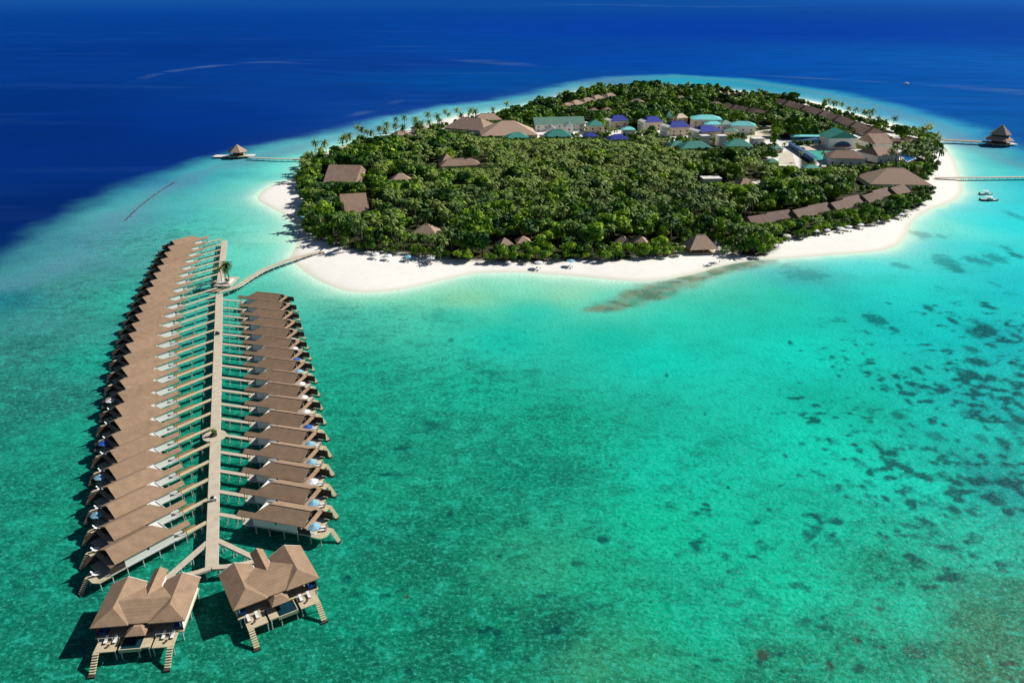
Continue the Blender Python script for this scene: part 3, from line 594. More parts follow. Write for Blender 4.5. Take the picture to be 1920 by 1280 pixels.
# ---------------------------------------------------------------- the two large villas at the jetty's end
def make_big(m):
    tf = lambda u, w, z: (u, m * w, z)
    root = empty('twin_wing_villa', 0, 0)
    rb = MB(tf)
    def wing(u0, u1, w1):
        uc = (u0 + u1) / 2; e, rz_, t = 4.55, 6.35, .2
        rb.solid([(u0,0,e),(u1,0,e),(u1,w1,e),(u0,w1,e),(uc,3.7,rz_),(uc,w1,rz_),(u0,0,e-t),(u1,0,e-t),(u1,w1,e-t),(u0,w1,e-t)],
                 [[0,1,4],[1,2,5,4],[3,0,4,5],[2,3,5],[0,6,7,1],[1,7,8,2],[2,8,9,3],[3,9,6,0],[6,9,8,7]])
    wing(-.15, 7.75, 13.8); wing(11.95, 19.75, 13.8)
    def gab(u0, u1, w0, w1, e, rz_, axis, t=.2):
        if axis == 'u':
            wc = (w0 + w1) / 2
            rb.solid([(u0,w0,e),(u1,w0,e),(u1,w1,e),(u0,w1,e),(u0,wc,rz_),(u1,wc,rz_),(u0,w0,e-t),(u1,w0,e-t),(u1,w1,e-t),(u0,w1,e-t)],
                     [[0,1,5,4],[2,3,4,5],[3,0,4],[1,2,5],[0,6,7,1],[1,7,8,2],[2,8,9,3],[3,9,6,0],[6,9,8,7]])
        else:
            uc = (u0 + u1) / 2
            rb.solid([(u0,w0,e),(u1,w0,e),(u1,w1,e),(u0,w1,e),(uc,w0,rz_),(uc,w1,rz_),(u0,w0,e-t),(u1,w0,e-t),(u1,w1,e-t),(u0,w1,e-t)],
                     [[0,1,4],[1,2,5,4],[3,0,4,5],[2,3,5],[0,6,7,1],[1,7,8,2],[2,8,9,3],[3,9,6,0],[6,9,8,7]])
    gab(3.9, 15.7, .4, 11.8, 4.5, 6.22, 'u'); gab(8.2, 11.4, 8, 17.4, 4.62, 5.7, 'w')
    roof = rb.build('roof', 'roof', root)
    b = MB(tf)
    b.solid([(7.7,-2.3,3.5),(11.9,-2.3,3.5),(11.9,.6,3.5),(7.7,.6,3.5),(9.0,.6,4.25),(10.6,.6,4.25),(9.0,-.4,4.25),(10.6,-.4,4.25),(7.7,-2.3,3.35),(11.9,-2.3,3.35),(11.9,.6,3.35),(7.7,.6,3.35)],
            [[0,1,7,6],[1,2,5,7],[3,0,6,4],[6,7,5,4],[2,3,4,5],[0,8,9,1],[1,9,10,2],[2,10,11,3],[3,11,8,0],[8,11,10,9]]); b.build('porch_roof', 'roof', root)
    b = MB(tf); b.box(.7, 18.9, 4.2, 13.2, 1.82, 4.34); b.box(8.7, 10.9, 13.21, 16.6, 1.82, 4.4); b.box(18.3, 18.9, .6, 4.19, 1.82, 4.34); b.build('wall', 'white', root)
    for u0 in (-.15, 11.95):
        b = MB(tf); uc = u0 + 3.95; b.solid([(u0,13.82,4.5),(u0+7.9,13.82,4.5),(uc,13.82,6.42),(u0,13.95,4.5),(u0+7.9,13.95,4.5),(uc,13.95,6.42)], [[0,1,2],[5,4,3],[0,3,4,1],[1,4,5,2],[2,5,3,0]])
        b.build('gable', 'trim', root)
    for u in (2.2, 13.6): MB(tf).box(u, u + 3.6, 13.95, 14.0, 4.75, 5.1).build('window', 'glass', root)
    for u0, u1 in ((1.2, 7.2), (7.6, 12.0), (12.4, 18.0)): MB(tf).box(u0, u1, 4.12, 4.18, 1.9, 4.2).build('glass_front', 'glass', root)
    MB(tf).box(18.9, 18.95, 2.2, 2.8, 3.3, 4.1).build('window', 'glass', root)
    b = MB(tf); b.box(.7, .85, .3, 4.15, 1.82, 3.4); b.build('timber_screen', 'timber', root)
    b = MB(tf); b.box(.5, 19.1, -.2, 13.4, 1.5, 1.8); b.box(8.6, 11.0, 13.41, 17.2, 1.5, 1.8); b.build('floor_slab', 'deck', root)
    for u in (.8, 7.4, 12.2, 18.8): MB(tf).box(u - .12, u + .12, .2, .44, 1.8, 4.4).build('column', 'wood', root)
    b = MB(tf); b.box(1.5, 6.0, -4.3, -.25, 1.42, 1.66); b.build('terrace', 'deck', root)
    b = MB(tf); b.box(13.5, 18.0, -4.3, -.25, 1.42, 1.66); b.build('terrace', 'deck', root)
    b = MB(tf); b.box(6.6, 11.2, -4.2, -4.0, .9, 1.75); b.box(6.6, 6.8, -3.98, -.4, .9, 1.75); b.box(11.0, 13.0, -3.98, -.25, 1.3, 1.72); b.box(6.6,11,-3.98,-.4,.7,.9); b.build('pool_basin', 'deck', root)
    MB(tf).box(6.82, 10.98, -3.97, -.45, .92, 1.6).build('pool_water', 'pool_dark', root)
    for u0, u1 in ((1.5, 2.75), (16.75, 18.0)):
        b = MB(tf)
        for i in range(8):
            z = 1.6 - 2.4 * i / 8; w = -4.35 - 3.6 * i / 8
            b.prism([(u0, w, z), (u1, w, z), (u1, w - .5, z), (u0, w - .5, z)], .16)
        b.build('steps', 'deck', root); MB(tf).box(u0 - .1, u1 + .1, -8.7, -8.1, -1.6, -.7).build('landing', 'wood', root)
    for u0, u1 in ((1.5, 6.0), (13.5, 18.0)):
        b = MB(tf)
        for i in range(4): b.box(u0 + (u1 - u0 - .1) * i / 3, u0 + (u1 - u0 - .1) * i / 3 + .07, -1.2, -1.13, 1.66, 2.5)
        b.box(u0, u1, -1.19, -1.14, 2.48, 2.55); b.build('handrail', 'trim', root)
    for u in (1.0, 5.4, 9.8, 14.2, 18.6):
        for w in (.2, 6.5, 13.0): MB(tf).cyl(u, w, -1.8, 1.5, .18).build('post', 'post', root)
    for u in (1.7, 5.8, 7.0, 10.6, 12.8, 13.7, 17.8): MB(tf).cyl(u, -4.0, -1.8, 1.4, .13).build('post', 'post', root)
    return root
BIG = {}
for m, (n, d), (fx, fd), nm in ((1, (-24.3, -18.6), (.978, -.208), 'left'), (-1, (24.7, -18.4), (-.972, -.236), 'right')):
    O = J(n, d); fw = NV * fx + DV * fd; ang = math.atan2(fw[1], fw[0])
    r = make_big(m); r.location = (O[0], O[1], LIFT); r.rotation_euler = (0, 0, ang)
    tag(r, {'left': 'large twin-winged brown-roofed villa at lower left, the nearest of all buildings', 'right': 'large twin-winged brown-roofed villa right of the jetty end, its pool in sunlight'}[nm], 'villa', 'large villas at the jetty end')
    BIG[m] = (O, ang)
    W = lambda u, w: np.array([O[0] + u * math.cos(ang) - m * w * math.sin(ang), O[1] + u * math.sin(ang) + m * w * math.cos(ang)])
    for u0, tside in ((2.6, 'left' if m > 0 else 'right'), (14.6, 'right' if m > 0 else 'left')):
        for j in range(2):
            q = W(u0 + .6 + j * 1.9 * 1.0, -2.2); p = copy_tree(LOUNGE, (q[0], q[1], 1.66 + LIFT), ang - m * math.pi / 2 + math.pi)
            outer = (j == 0) == (u0 < 10)
            tag(p, f'white sun lounger on {tside} terrace of the large {nm} villa, {"outer" if outer else "inner"} one of two', 'sun lounger', 'sun loungers on large villa terraces')
        q = W(u0 + 1.6, -2.9); t = empty('side_table', q[0], q[1], 1.66 + LIFT)
        MB().cyl(0, 0, .38, .45, .33).build('table_top', 'wood', t); MB().cyl(0, 0, 0, .38, .06, n=6).build('leg', 'wood', t)
        tag(t, f'small dark side table between loungers on {tside} terrace of large {nm} villa', 'table', 'side tables on large villa terraces')
        q = W(u0 - .9 if u0 < 10 else u0 + 3.2, 1.4); t = empty('daybed', q[0], q[1], 1.8 + LIFT, ang)
        MB().box(-1.0, 1.0, -.9, .9, 0, .35).build('base', 'wood', t); MB().box(-.95, .95, -.85, .85, .351, .6).build('mattress', 'blue', t); MB().box(-.95, .95, .55, .84, .6, 1.0).build('bolster', 'blue', t)
        tag(t, f'blue daybed under the eaves at {tside} side of the large {nm} villa', 'daybed', 'blue daybeds on large villas')

# ---------------------------------------------------------------- jetty and walkways
def walkway(name, pts, w, z, label, cat, post_gap, matl='jetty', rail=False, group=None, zend=None):
    P = [np.array(p) for p in pts]; o = P[0]; root = empty(name, o[0], o[1])
    L = [p - o for p in P]; zs = [z] * len(L)
    if zend is not None:
        for i in range(len(L)): zs[i] = z + (zend - z) * max(0, (i / (len(L) - 1) - .75) / .25)
    MB().strip(L, w, [k - .28 for k in zs], zs).build('deck', matl, root)
    b = MB(); b.strip([l for l in L], w + .16, [k - .42 for k in zs], [k - .285 for k in zs]); b.build('edge_beam', 'post', root)
    acc = 0; nxt = post_gap * .5; cnt = 0
    for a, c in zip(L[:-1], L[1:]):
        l = np.linalg.norm(c - a); t = (c - a) / l; nn = np.array([-t[1], t[0]])
        while nxt < acc + l and cnt < 98:
            q = a + t * (nxt - acc)
            for e in (-1, 1):
                r = q + nn * e * (w / 2 - .25); MB().cyl(r[0], r[1], -.6, z - .4, .16, n=6).build('post', 'post', root); cnt += 1
            nxt += post_gap
        acc += l
    if rail:
        for e in (-1, 1):
            b = MB(); LL = []
            for i, l in enumerate(L):
                t = L[min(i + 1, len(L) - 1)] - L[max(i - 1, 0)]; t /= np.linalg.norm(t); LL.append(l + np.array([-t[1], t[0]]) * e * (w / 2 - .06))
            b.strip(LL, .08, [k + .75 for k in zs], [k + .85 for k in zs]); b.build('railing', 'jetty', root)
    return tag(root, label, cat, group)
walkway('jetty', [J(0, d) for d in (-2.5, 30, 60, 90, 120, 150, 195.5)], 3.0, 1.8 + LIFT, 'long straight plank jetty running between the two rows of villas', 'jetty', 4.2)
cur = [G(*p, 1.8 + LIFT) for p in [(413,543),(443,537),(470,520),(500,503),(540,487),(580,474),(612,465),(640,462)]]
walkway('curved_walkway', smooth_poly(cur, 4)[:-8], 2.6, 1.8 + LIFT, 'curved plank walkway from the jetty up onto the white beach', 'walkway', 4.5, rail=True, zend=1.6)
walkway('branch_jetty', [branch0 + (branch1 - branch0) * t for t in (0, .5, 1)], 2.9, 1.81 + LIFT, 'short pale branch jetty behind the palms serving the farthest left villas', 'jetty', 4.5)
a0, a1 = G(405, 543, 1.8), G(413, 531, 1.8)
BA = BIG[1]; BB = BIG[-1]
entA = np.array([BA[0][0] + 9.8 * math.cos(BA[1]) - 17.6 * math.sin(BA[1]), BA[0][1] + 9.8 * math.sin(BA[1]) + 17.6 * math.cos(BA[1])])
entB = np.array([BB[0][0] + 9.8 * math.cos(BB[1]) + 17.6 * math.sin(BB[1]), BB[0][1] + 9.8 * math.sin(BB[1]) - 17.6 * math.cos(BB[1])])
walkway('footbridge', [J(-1.2, 8), entA + np.array([.6, .6])], 1.4, 1.77 + LIFT, 'slanting footbridge from the jetty towards the large left villa', 'footbridge', 4, group='footbridges to the large villas')
walkway('footbridge', [J(1.2, 8), entB + np.array([-.6, .6])], 1.4, 1.77 + LIFT, 'slanting sunlit footbridge from the jetty towards the large right villa', 'footbridge', 4, group='footbridges to the large villas')
pa, pb, pm = rp_(entA), rp_(entB), np.array([0, -2.6])
walkway('footbridge', [J(*p) for p in ((pm + (0, 0)), (pm * .7 + pa * .3 + (0, -.5)), (pm * .35 + pa * .65 + (0, -.5)), pa)], 1.5, 1.76 + LIFT, 'gently curved footbridge along the jetty end to the large left villa', 'footbridge', 3, group='footbridges to the large villas')
walkway('footbridge', [J(*p) for p in ((pm + (0, 0)), (pm * .7 + pb * .3 + (0, -.5)), (pm * .35 + pb * .65 + (0, -.5)), pb)], 1.5, 1.76 + LIFT, 'gently curved footbridge along the jetty end to the large right villa', 'footbridge', 3, group='footbridges to the large villas')
# round viewing platform with its planter
c = J(-.2, 62.5); root = empty('round_platform', c[0], c[1], LIFT)
MB().cyl(0, 0, 1.5, 1.83, 3.6, n=28).build('deck', 'jetty', root)
for t in range(6): MB().cyl(3 * math.cos(t * 1.047), 3 * math.sin(t * 1.047), -1.7, 1.5, .16, n=6).build('post', 'post', root)
tag(root, 'round plank platform halfway along the jetty, carrying a planter', 'platform')
p = empty('planter', c[0] - .2, c[1], 1.83 + LIFT)
b = MB(); b.cyl(0, 0, 0, .55, 1.0, 1.1, n=12); b.build('pot', 'planter', p)
tag(p, 'dark round planter with yellow-green shrub on the jetty platform', 'planter'); PLANTER = p
# square landing for the palms where jetty and curved walkway meet
c = G(424, 528, 1.8 + LIFT); root = empty('palm_platform', c[0], c[1], LIFT)
MB().box(-4.2, 4.2, -6, 7, 1.45, 1.79).build('deck', 'jetty', root)
b = MB(); b.box(-2.8, 2.8, -3.2, 3.4, 1.8, 2.35); b.build('planting_bed', 'trim', root)
for x in (-3.8, 3.8):
    for y in (-5.5, 0, 6.5): MB().cyl(x, y, -1.7, 1.45, .18, n=6).build('post', 'post', root)
tag(root, 'plank landing with a white planting bed for palms at the walkway junction', 'platform'); PALMBED = c
# two small carts left on the planks
for (px, py), lab in (((408, 627), 'small dark luggage cart on the middle of the jetty'), ((400, 938), 'small white luggage cart at the right edge of the jetty, close to the open sea')):
    q = G(px, py, 1.8 + LIFT); k = 'hull' if 'dark' in lab else 'canvas'; t = empty('luggage_cart', q[0], q[1], 1.8 + LIFT, R(20))
    b = MB(); b.box(-.9, .9, -.5, .5, .35, .9); b.box(-.85, -.75, -.45, .45, .9, 1.5); b.build('body', k, t)
    for x in (-.6, .6):
        for y in (-.45, .45):
            b = MB(lambda X, Y, Z, x=x, y=y: (x + X, y + (Z - .05), .2 + Y)); b.cyl(0, 0, 0, .1, .2, n=8); b.build('wheel', 'dark', t)
    b = MB(); b.box(-.6, .3, -.42, .42, .9, 1.3); b.build('load', 'dark', t)
    tag(t, lab, 'cart')
# breakwater: thin dark line of rocks out on the reef
p0, p1 = G(235, 414), G(331, 341); b = MB(); k = 170
for i in range(k):
    t = i / (k - 1); q = p0 + (p1 - p0) * t; nn = np.array([-(p1 - p0)[1], (p1 - p0)[0]]) / np.linalg.norm(p1 - p0)
    q = q + nn * (3 * math.sin(t * 3.0) + random.uniform(-.4, .4)); s = random.uniform(.35, .75)
    if random.random() < .9: b.cyl(q[0] - p0[0], q[1] - p0[1], -.4, s * .7, s * 1.2, s * .6, n=6)
o = b.build('breakwater', 'rock', None, (p0[0], p0[1], 0)); tag(o, 'thin dark line of rocks along the reef edge at left', 'breakwater')
#PART3

# ---------------------------------------------------------------- buildings on the island
TARGETS = []     # (x0, y0, x1, y1, distance) : photo boxes that trees standing in front must leave open
FOOT = []        # (x, y, radius)
GZ = 1.3
def house(cx, cy, L, Wd, yaw, eave, rise, roofm, wallm, label, cat='house', hip=True, group=None, name='house', wins=True, visz=None, flat=False, openw=False, margin=1.0, ridge_frac=None, tgt=True):
    z0 = GZ; ze = z0 + eave; g = G(cx, cy, ze + rise * .4); a = R(yaw); ca, sa = math.cos(a), math.sin(a)
    root = empty(name, g[0], g[1], z0 - .1, a); l, w = L / 2, Wd / 2; oh = .7
    if openw:
        for x in (-l + .8, 0, l - .8):
            for y in (-w + .8, w - .8): MB().cyl(x, y, 0, eave + .4, .16, n=6).build('post', 'timber', root)
        MB().box(-l + .5, l - .5, -w + .5, w - .5, 0, .35).build('floor', 'deck', root)
        b = MB(); b.box(-l * .5, l * .5, -w * .4, w * .4, .36, eave - .2); b.build('wall', 'wood', root)
    else:
        MB().box(-l + oh, l - oh, -w + oh, w - oh, 0, eave + .02).build('wall', wallm, root)
    e = eave + .05; h = e + rise; t = .25
    if flat:
        MB().box(-l + oh - .25, l - oh + .25, -w + oh - .25, w - oh + .25, e, e + .5).build('roof', roofm, root)
    else:
        k = (min(w, l) if ridge_frac is None else l * (1 - ridge_frac)) if hip else 0; k = min(k, l - .3)
        b = MB(); b.solid([(-l,-w,e),(l,-w,e),(l,w,e),(-l,w,e),(-l+k,0,h),(l-k,0,h),(-l,-w,e-t),(l,-w,e-t),(l,w,e-t),(-l,w,e-t)],
                          [[0,1,5,4],[2,3,4,5],[3,0,4],[1,2,5],[0,6,7,1],[1,7,8,2],[2,8,9,3],[3,9,6,0],[6,9,8,7]])
        rf = b.build('roof', roofm, root)
        if not hip:
            for s in (-1, 1):
                b = MB(); x = s * (l - oh - .01); b.solid([(x,-w+oh,eave),(x,w-oh,eave),(x,0,h-.4),(x-s*.2,-w+oh,eave),(x-s*.2,w-oh,eave),(x-s*.2,0,h-.4)], [[0,1,2],[5,4,3],[0,3,4,1],[1,4,5,2],[2,5,3,0]])
                b.build('gable', wallm, root)
        elif L > 12:
            b = MB(); b.box(-l + k - .2, l - k + .2, -.22, .22, h - .12, h + .1); b.build('ridge_cap', 'ridge' if roofm in ('roof_old', 'thatch', 'roof') else roofm, rf)
    if wins and not openw:
        ns = max(1, int(eave // 3.1)); n = max(2, int(L // 7))
        face = -1 if ca >= 0 else 1
        for s in range(ns):
            zb = .9 + s * 3.1
            for i in range(n):
                x = -l + oh + (L - 2 * oh) * (i + .5) / n; y = face * (w - oh); y0, y1 = sorted((y, y + face * .06))
                MB().box(x - .7, x + .7, y0, y1, zb, zb + 1.5).build('window', 'glass', root)
            sx = -1 if sa >= 0 else 1; x = sx * (l - oh); x0, x1 = sorted((x, x + sx * .06))
            MB().box(x0, x1, -.8, .8, zb, zb + 1.5).build('window', 'glass', root)
        if cat in ('house', 'villa', 'hut'): MB().box(-l * .3 - .5, -l * .3 + .5, *sorted((face * (w - oh) , face * (w - oh + .09))), 0.1, 2.3).build('door', 'timber', root)
    tag(root, label, cat, group)
    zb = ze - .4 if visz is None else z0 + visz
    P = [PIX(g[0] + x * ca - y * sa, g[1] + x * sa + y * ca, z) for x in (-l, l) for y in (-w, w) for z in (zb, ze)] + [PIX(g[0], g[1], ze + rise)]
    ya, yb = min(p[1] for p in P), max(p[1] for p in P) - 1
    if cat in ('villa', 'hut', 'beach bar') and not (group and 'far right' in group): yb = ya + (yb - ya) * random.uniform(.48, .74)
    if tgt: TARGETS.append((min(p[0] for p in P) - margin, ya, max(p[0] for p in P) + margin, yb, PIX(g[0], g[1], ze)[2]))
    for x in np.linspace(-l, l, max(2, int(L / 7)) + 1):
        FOOT.append((g[0] + x * ca, g[1] + x * sa, w * .85 + .8))
    return root
def row(pts, n, Wd, eave, rise, labels, group, roofm='roof_old', dyaw=0, lf=.96, jit=1.0, hip=True):
    P = [G(*p, GZ + eave + rise * .4) for p in pts]; seg = [np.linalg.norm(b - a) for a, b in zip(P[:-1], P[1:])]; tot = sum(seg)
    for i in range(n):
        s = tot * (i + .5) / n; k = 0
        while k < len(seg) - 1 and s > seg[k]: s -= seg[k]; k += 1
        t = (P[k + 1] - P[k]) / seg[k]; q = P[k] + t * s; nn = np.array([-t[1], t[0]]); q = q + nn * (jit * (1 if i % 2 else -1) + random.uniform(-.4, .4))
        px, py, _ = PIX(q[0], q[1], GZ + eave + rise * .4); yaw = math.degrees(math.atan2(t[1], t[0])) + dyaw
        if yaw > 90: yaw -= 180
        if yaw < -90: yaw += 180
        house(px, py, tot / n * lf, Wd * random.uniform(.94, 1.06), yaw + random.uniform(-2, 2), eave, rise * random.uniform(.94, 1.06), roofm, 'cream', labels(i, n), 'villa', hip, group, 'beach_villa', margin=0)
def ordlab(base, a, b):
    return lambda i, n: f'{base} {a}' if i == 0 else (f'{base} {b}' if i == n - 1 else f'{base} {ORD[i]} from {a.replace("at ", "") if a.startswith("at ") else a}')
row([(1398,412),(1490,398),(1560,384),(1690,351)], 9, 12.5, 3.4, 3.8, ordlab('brown-roofed villa behind the right front beach,', 'at the row\'s left end', 'at its right end'), 'beach villas behind the right front beach', 'roof_shaded', jit=1.3, hip=False, lf=1.02)
row([(1462,189),(1540,210),(1600,231),(1652,252)], 12, 15, 3.4, 4.6, ordlab('brown-roofed villa on the far right shore,', 'at the strip\'s far end', 'at its near end'), 'beach villas along the far right shore', 'roof_old', jit=1.2, hip=False, lf=1.02)
row([(1050,200),(1096,188),(1150,177)], 5, 16, 3.4, 4.6, ordlab('brown-roofed villa at the far left of the island,', 'at the line\'s near end', 'at its far end'), 'villas at the far left of the island', 'roof_old')
row([(1362,199),(1400,206),(1438,213)], 5, 17, 3.6, 5, ordlab('brown-roofed villa beyond the turquoise roofs,', 'at the row\'s left end', 'at its right end'), 'villas beyond the turquoise roofs', 'roof_old', jit=1.8, hip=False, lf=1.02)
row([(1342,173),(1398,178)], 4, 10, 3.4, 5, ordlab('small pale-roofed hut on the far shore,', 'at the left end', 'at the right end'), 'pale huts on the far shore', 'thatch')
row([(1100,206),(1152,205)], 2, 16, 3.4, 4.4, lambda i, n: 'brown villa roof half hidden in far trees, ' + ('left' if i == 0 else 'right') + ' of the pair', 'paired villas among far trees')
B = 'roof_old'
house(1194, 191, 26, 22, -5, 4, 6, B, 'cream', 'large square brown hip roof alone among the far trees', 'villa', name='beach_villa')
house(1342, 194, 18, 14, -10, 3.6, 4, B, 'offwhite', 'small brown-roofed house with pale end wall among far trees', 'villa', name='beach_villa')
house(1276, 183, 14, 10, 8, 3.5, 4, 'thatch', 'cream', 'small pale roof peeping out of the farthest trees', 'villa', name='beach_villa')
house(884, 231, 46, 34, -24, 4.5, 9, B, 'offwhite', 'darker brown hip-roofed reception hall, left of the larger pale one', 'hall', name='reception_hall', ridge_frac=.45)
house(952, 239, 54, 40, 6, 4.2, 11, 'thatch', 'offwhite', 'broad pale brown hip-roofed hall left of the green roofs', 'hall', name='restaurant_hall', ridge_frac=.2)
house(913, 219, 30, 16, 14, 5, 6, 'thatch', 'offwhite', 'narrow pale roof behind the darker brown hall', 'hall', name='annexe_hall')
house(752, 250, 20, 15, 35, 3.6, 5, B, 'cream', 'brown-roofed house behind the palms of the far left shore', 'villa', name='beach_villa')
house(786, 237, 15, 12, 30, 3.4, 4.4, B, 'cream', 'smaller brown roof among palms left of the brown hall', 'villa', name='beach_villa')
house(648, 318, 25, 22, -6, 4, 6, B, 'cream', 'wide brown roof near the left beach, the farther of two touching roofs', 'villa', hip=False, name='beach_villa', margin=0)
house(643, 333, 24, 20, -6, 4, 6, B, 'cream', 'wide brown roof near the left beach, the nearer of two touching roofs', 'villa', hip=False, name='beach_villa')
house(662, 371, 17, 20, 14, 4, 5, B, 'cream', 'narrow brown roof behind the left beach trees, farther one of the lower pair', 'villa', hip=False, name='beach_villa', margin=0)
house(668, 388, 15, 20, 14, 4, 5, B, 'cream', 'narrow brown roof behind the left beach trees, nearer one of the lower pair', 'villa', hip=False, name='beach_villa')
house(751, 331, 15, 13, 12, 4.5, 4.5, 'thatch', 'cream', 'small pointed brown roof alone in dark trees at the left of the forest', 'hut', name='hut')
house(862, 303, 32, 14, 12, 5, 4.5, B, 'cream', 'long brown roof with pointed hut at its left, in mid forest', 'hall', name='long_house')
house(838, 297, 13, 13, 20, 5.5, 6, 'thatch', 'cream', 'pointed brown hut at the left end of the long forest roof', 'hut', name='hut')
house(800, 428, 15, 13, -8, 4.5, 4.5, 'thatch', 'cream', 'grey-brown hut roof among palms behind the left front beach', 'hut', name='hut')
house(946, 452, 8.5, 8, 20, 3.5, 3.2, 'thatch', 'cream', 'small pinkish hut roof above dark bushes, leftmost behind the front beach', 'hut', name='hut')
house(981, 448, 8.5, 8, 10, 3.5, 3.0, 'thatch', 'cream', 'small hut roof just right of the pinkish one behind the front beach', 'hut', name='hut')
house(1168, 449, 9, 8, -15, 3.4, 3.6, 'thatch', 'cream', 'small thatched hut with dark open front, left of the two near the front beach middle', 'hut', name='hut', openw=True)
house(1200, 449, 10, 9, -10, 3.4, 3.8, 'thatch', 'cream', 'small thatched hut with bright ridge, right of the two near the front beach middle', 'hut', name='hut')
house(1313, 452, 16, 14, 8, 2.8, 6.2, 'thatch', 'wood', 'large thatched beach bar with steep roof in a sandy clearing', 'beach bar', name='beach_bar', openw=True, ridge_frac=.3)
house(1397, 340, 12, 9, 12, 3.2, 4, 'thatch', 'cream', 'small brown thatched hut beside a yellowish clearing in the forest', 'hut', name='hut')
house(1333, 333, 15, 10, 4, 4, .5, 'trim', 'offwhite', 'flat-roofed white building half hidden in the forest', 'building', name='white_building', flat=True, visz=2)
house(1677, 328, 43, 30, -4, 3.6, 9, 'thatch', 'offwhite', 'very wide pale brown hip-roofed hall beside the right beach', 'hall', name='restaurant_hall', ridge_frac=.25)
house(1584, 288, 30, 20, -8, 5.5, 5, B, 'offwhite', 'brown hip-roofed house with white walls, in front of the green court', 'house', visz=1.0, name='house', ridge_frac=.45)
house(1642, 259, 18, 26, 14, 5, 7, B, 'offwhite', 'steep brown roof at the near end of the far right strip', 'hall', name='hall', hip=False)
house(1648, 281, 26, 24, 24, 6, 5, B, 'offwhite', 'brown-roofed building whose shaded white wall has blue-dark windows', 'building', name='building', visz=1.0, ridge_frac=.6)
gb = house(1573, 250, 22, 27, 93, 10, 6, 'teal', 'offwhite', 'tall white gabled building with green roof and arched entrance', 'hall', hip=False, name='gabled_hall', visz=.5, wins=False)
b = MB(); n = 12; x = -11 + .7; rr = 7.5
vs = [(x, rr * math.cos(math.pi * i / n), 2.6 + rr * .62 * math.sin(math.pi * i / n)) for i in range(n + 1)]
b.add(vs + [(x - .1, p[1], p[2]) for p in vs], [list(range(n + 1)), list(range(2 * n + 1, n, -1))] + [[i, i + n + 1, i + n + 2, i + 1] for i in range(n)]); b.build('arched_window', 'bluewall', gb)
b = MB(); b.prism([(-10.4,-8,4.0),(-10.4,8,4.0),(-15,8,3.0),(-15,-8,3.0)], .3); b.build('porch_roof', 'roof_old', gb)
for y in (-7.2, -2.4, 2.4, 7.2): MB().box(-14.8, -14.5, y - .15, y + .15, 0, 2.9).build('column', 'trim', gb)
house(1690, 262, 24, 7, -3, 3.5, 2.6, B, 'wood', 'low brown roof where the long pier meets the shore', 'shelter', name='shelter')
T, TP, CY, S = 'teal', 'teal_pale', 'cyan', 'solar'
house(1047, 226, 52, 18, 8, 7, 6, TP, 'offwhite', 'long pale green roof with white walls right of the brown halls', 'building', name='service_building', hip=False, visz=1)
house(1033, 239, 11, 10, 96, 6, 4, 'trim', 'offwhite', 'white gabled annexe before the long pale green roof, the left one', 'building', name='gabled_annexe', hip=False, visz=1)
house(1066, 234, 11, 10, 96, 7, 4, 'trim', 'offwhite', 'white gabled annexe before the long pale green roof, the right one', 'building', name='gabled_annexe', hip=False, visz=1)
house(1046, 249, 25, 17, 4, 6, 5.5, T, 'cream', 'green hip roof directly before the white gabled annexes', 'building', name='service_building')
house(969, 253, 21, 15, 8, 6, 4, T, 'cream', 'green hip roof at the foot of the broad brown hall', 'building', name='service_building')
house(1116, 230, 17, 15, 8, 8, 4.5, T, 'cream', 'green hip roof left of the first blue-roofed block', 'building', name='service_building', visz=2)
house(1178, 240, 13, 10, 4, 6, 2.5, CY, 'offwhite', 'small pale turquoise roof between the blue-roofed blocks and the forest', 'building', name='service_building', visz=2)
def stairs_for(root, L, Wd, h):
    MB().box(-L / 2 - 2.2, -L / 2 + .6, -Wd / 2 + 1.5, Wd / 2 - 1.5, 0, h).build('stair_tower', 'offwhite', root)
    b = MB(); b.prism([(-L/2-2.6,-Wd/2+1.1,h+.3),(-L/2+.9,-Wd/2+1.1,h+1.6),(-L/2+.9,Wd/2-1.1,h+1.6),(-L/2-2.6,Wd/2-1.1,h+.3)], .25); b.build('stair_roof', 'trim', root)
    for z in (2.9, 6.0):
        MB().box(-L / 2 - 3.2, -L / 2 - 2.21, -Wd / 2 + 2, Wd / 2 - 2, z, z + .2).build('balcony', 'trim', root)
BL = 'staff housing blocks with blue panelled roofs'
stairs_for(house(1158, 221, 20, 16, 18, 8.3, 4.5, S, 'cream', 'cream block with blue panelled roof, leftmost of the four tall ones', 'building', group=BL, name='staff_block', visz=3.5, ridge_frac=.5), 20, 16, 8.3)
stairs_for(house(1222, 223, 20, 16, 18, 8.8, 4.5, S, 'cream', 'cream block with blue panelled roof, second from left of the tall ones', 'building', group=BL, name='staff_block', visz=3.5, ridge_frac=.5), 20, 16, 8.8)
stairs_for(house(1269, 232, 23, 18, 18, 8.8, 4.5, S, 'cream', 'cream block with blue panelled roof, third from left of the tall ones', 'building', group=BL, name='staff_block', visz=3.5, ridge_frac=.5), 23, 18, 8.8)
stairs_for(house(1324, 240, 24, 19, 20, 8.8, 4.5, S, 'cream', 'cream block with blue panelled roof, rightmost and nearest of the tall ones', 'building', group=BL, name='staff_block', visz=3.5, ridge_frac=.5), 24, 19, 8.8)
house(1107, 252, 14, 11, 10, 4.5, 3, S, 'offwhite', 'low blue panelled roof at the forest edge, the left of two', 'building', name='low_block')
house(1158, 256, 20, 13, 14, 4.5, 3.5, S, 'offwhite', 'low blue panelled roof at the forest edge, the right of two', 'building', name='low_block')
house(1324, 219, 30, 20, -6, 11, 3.5, CY, 'cream', 'bright turquoise hip roof behind the rightmost blue roof, the highest one', 'building', name='service_building', visz=6)
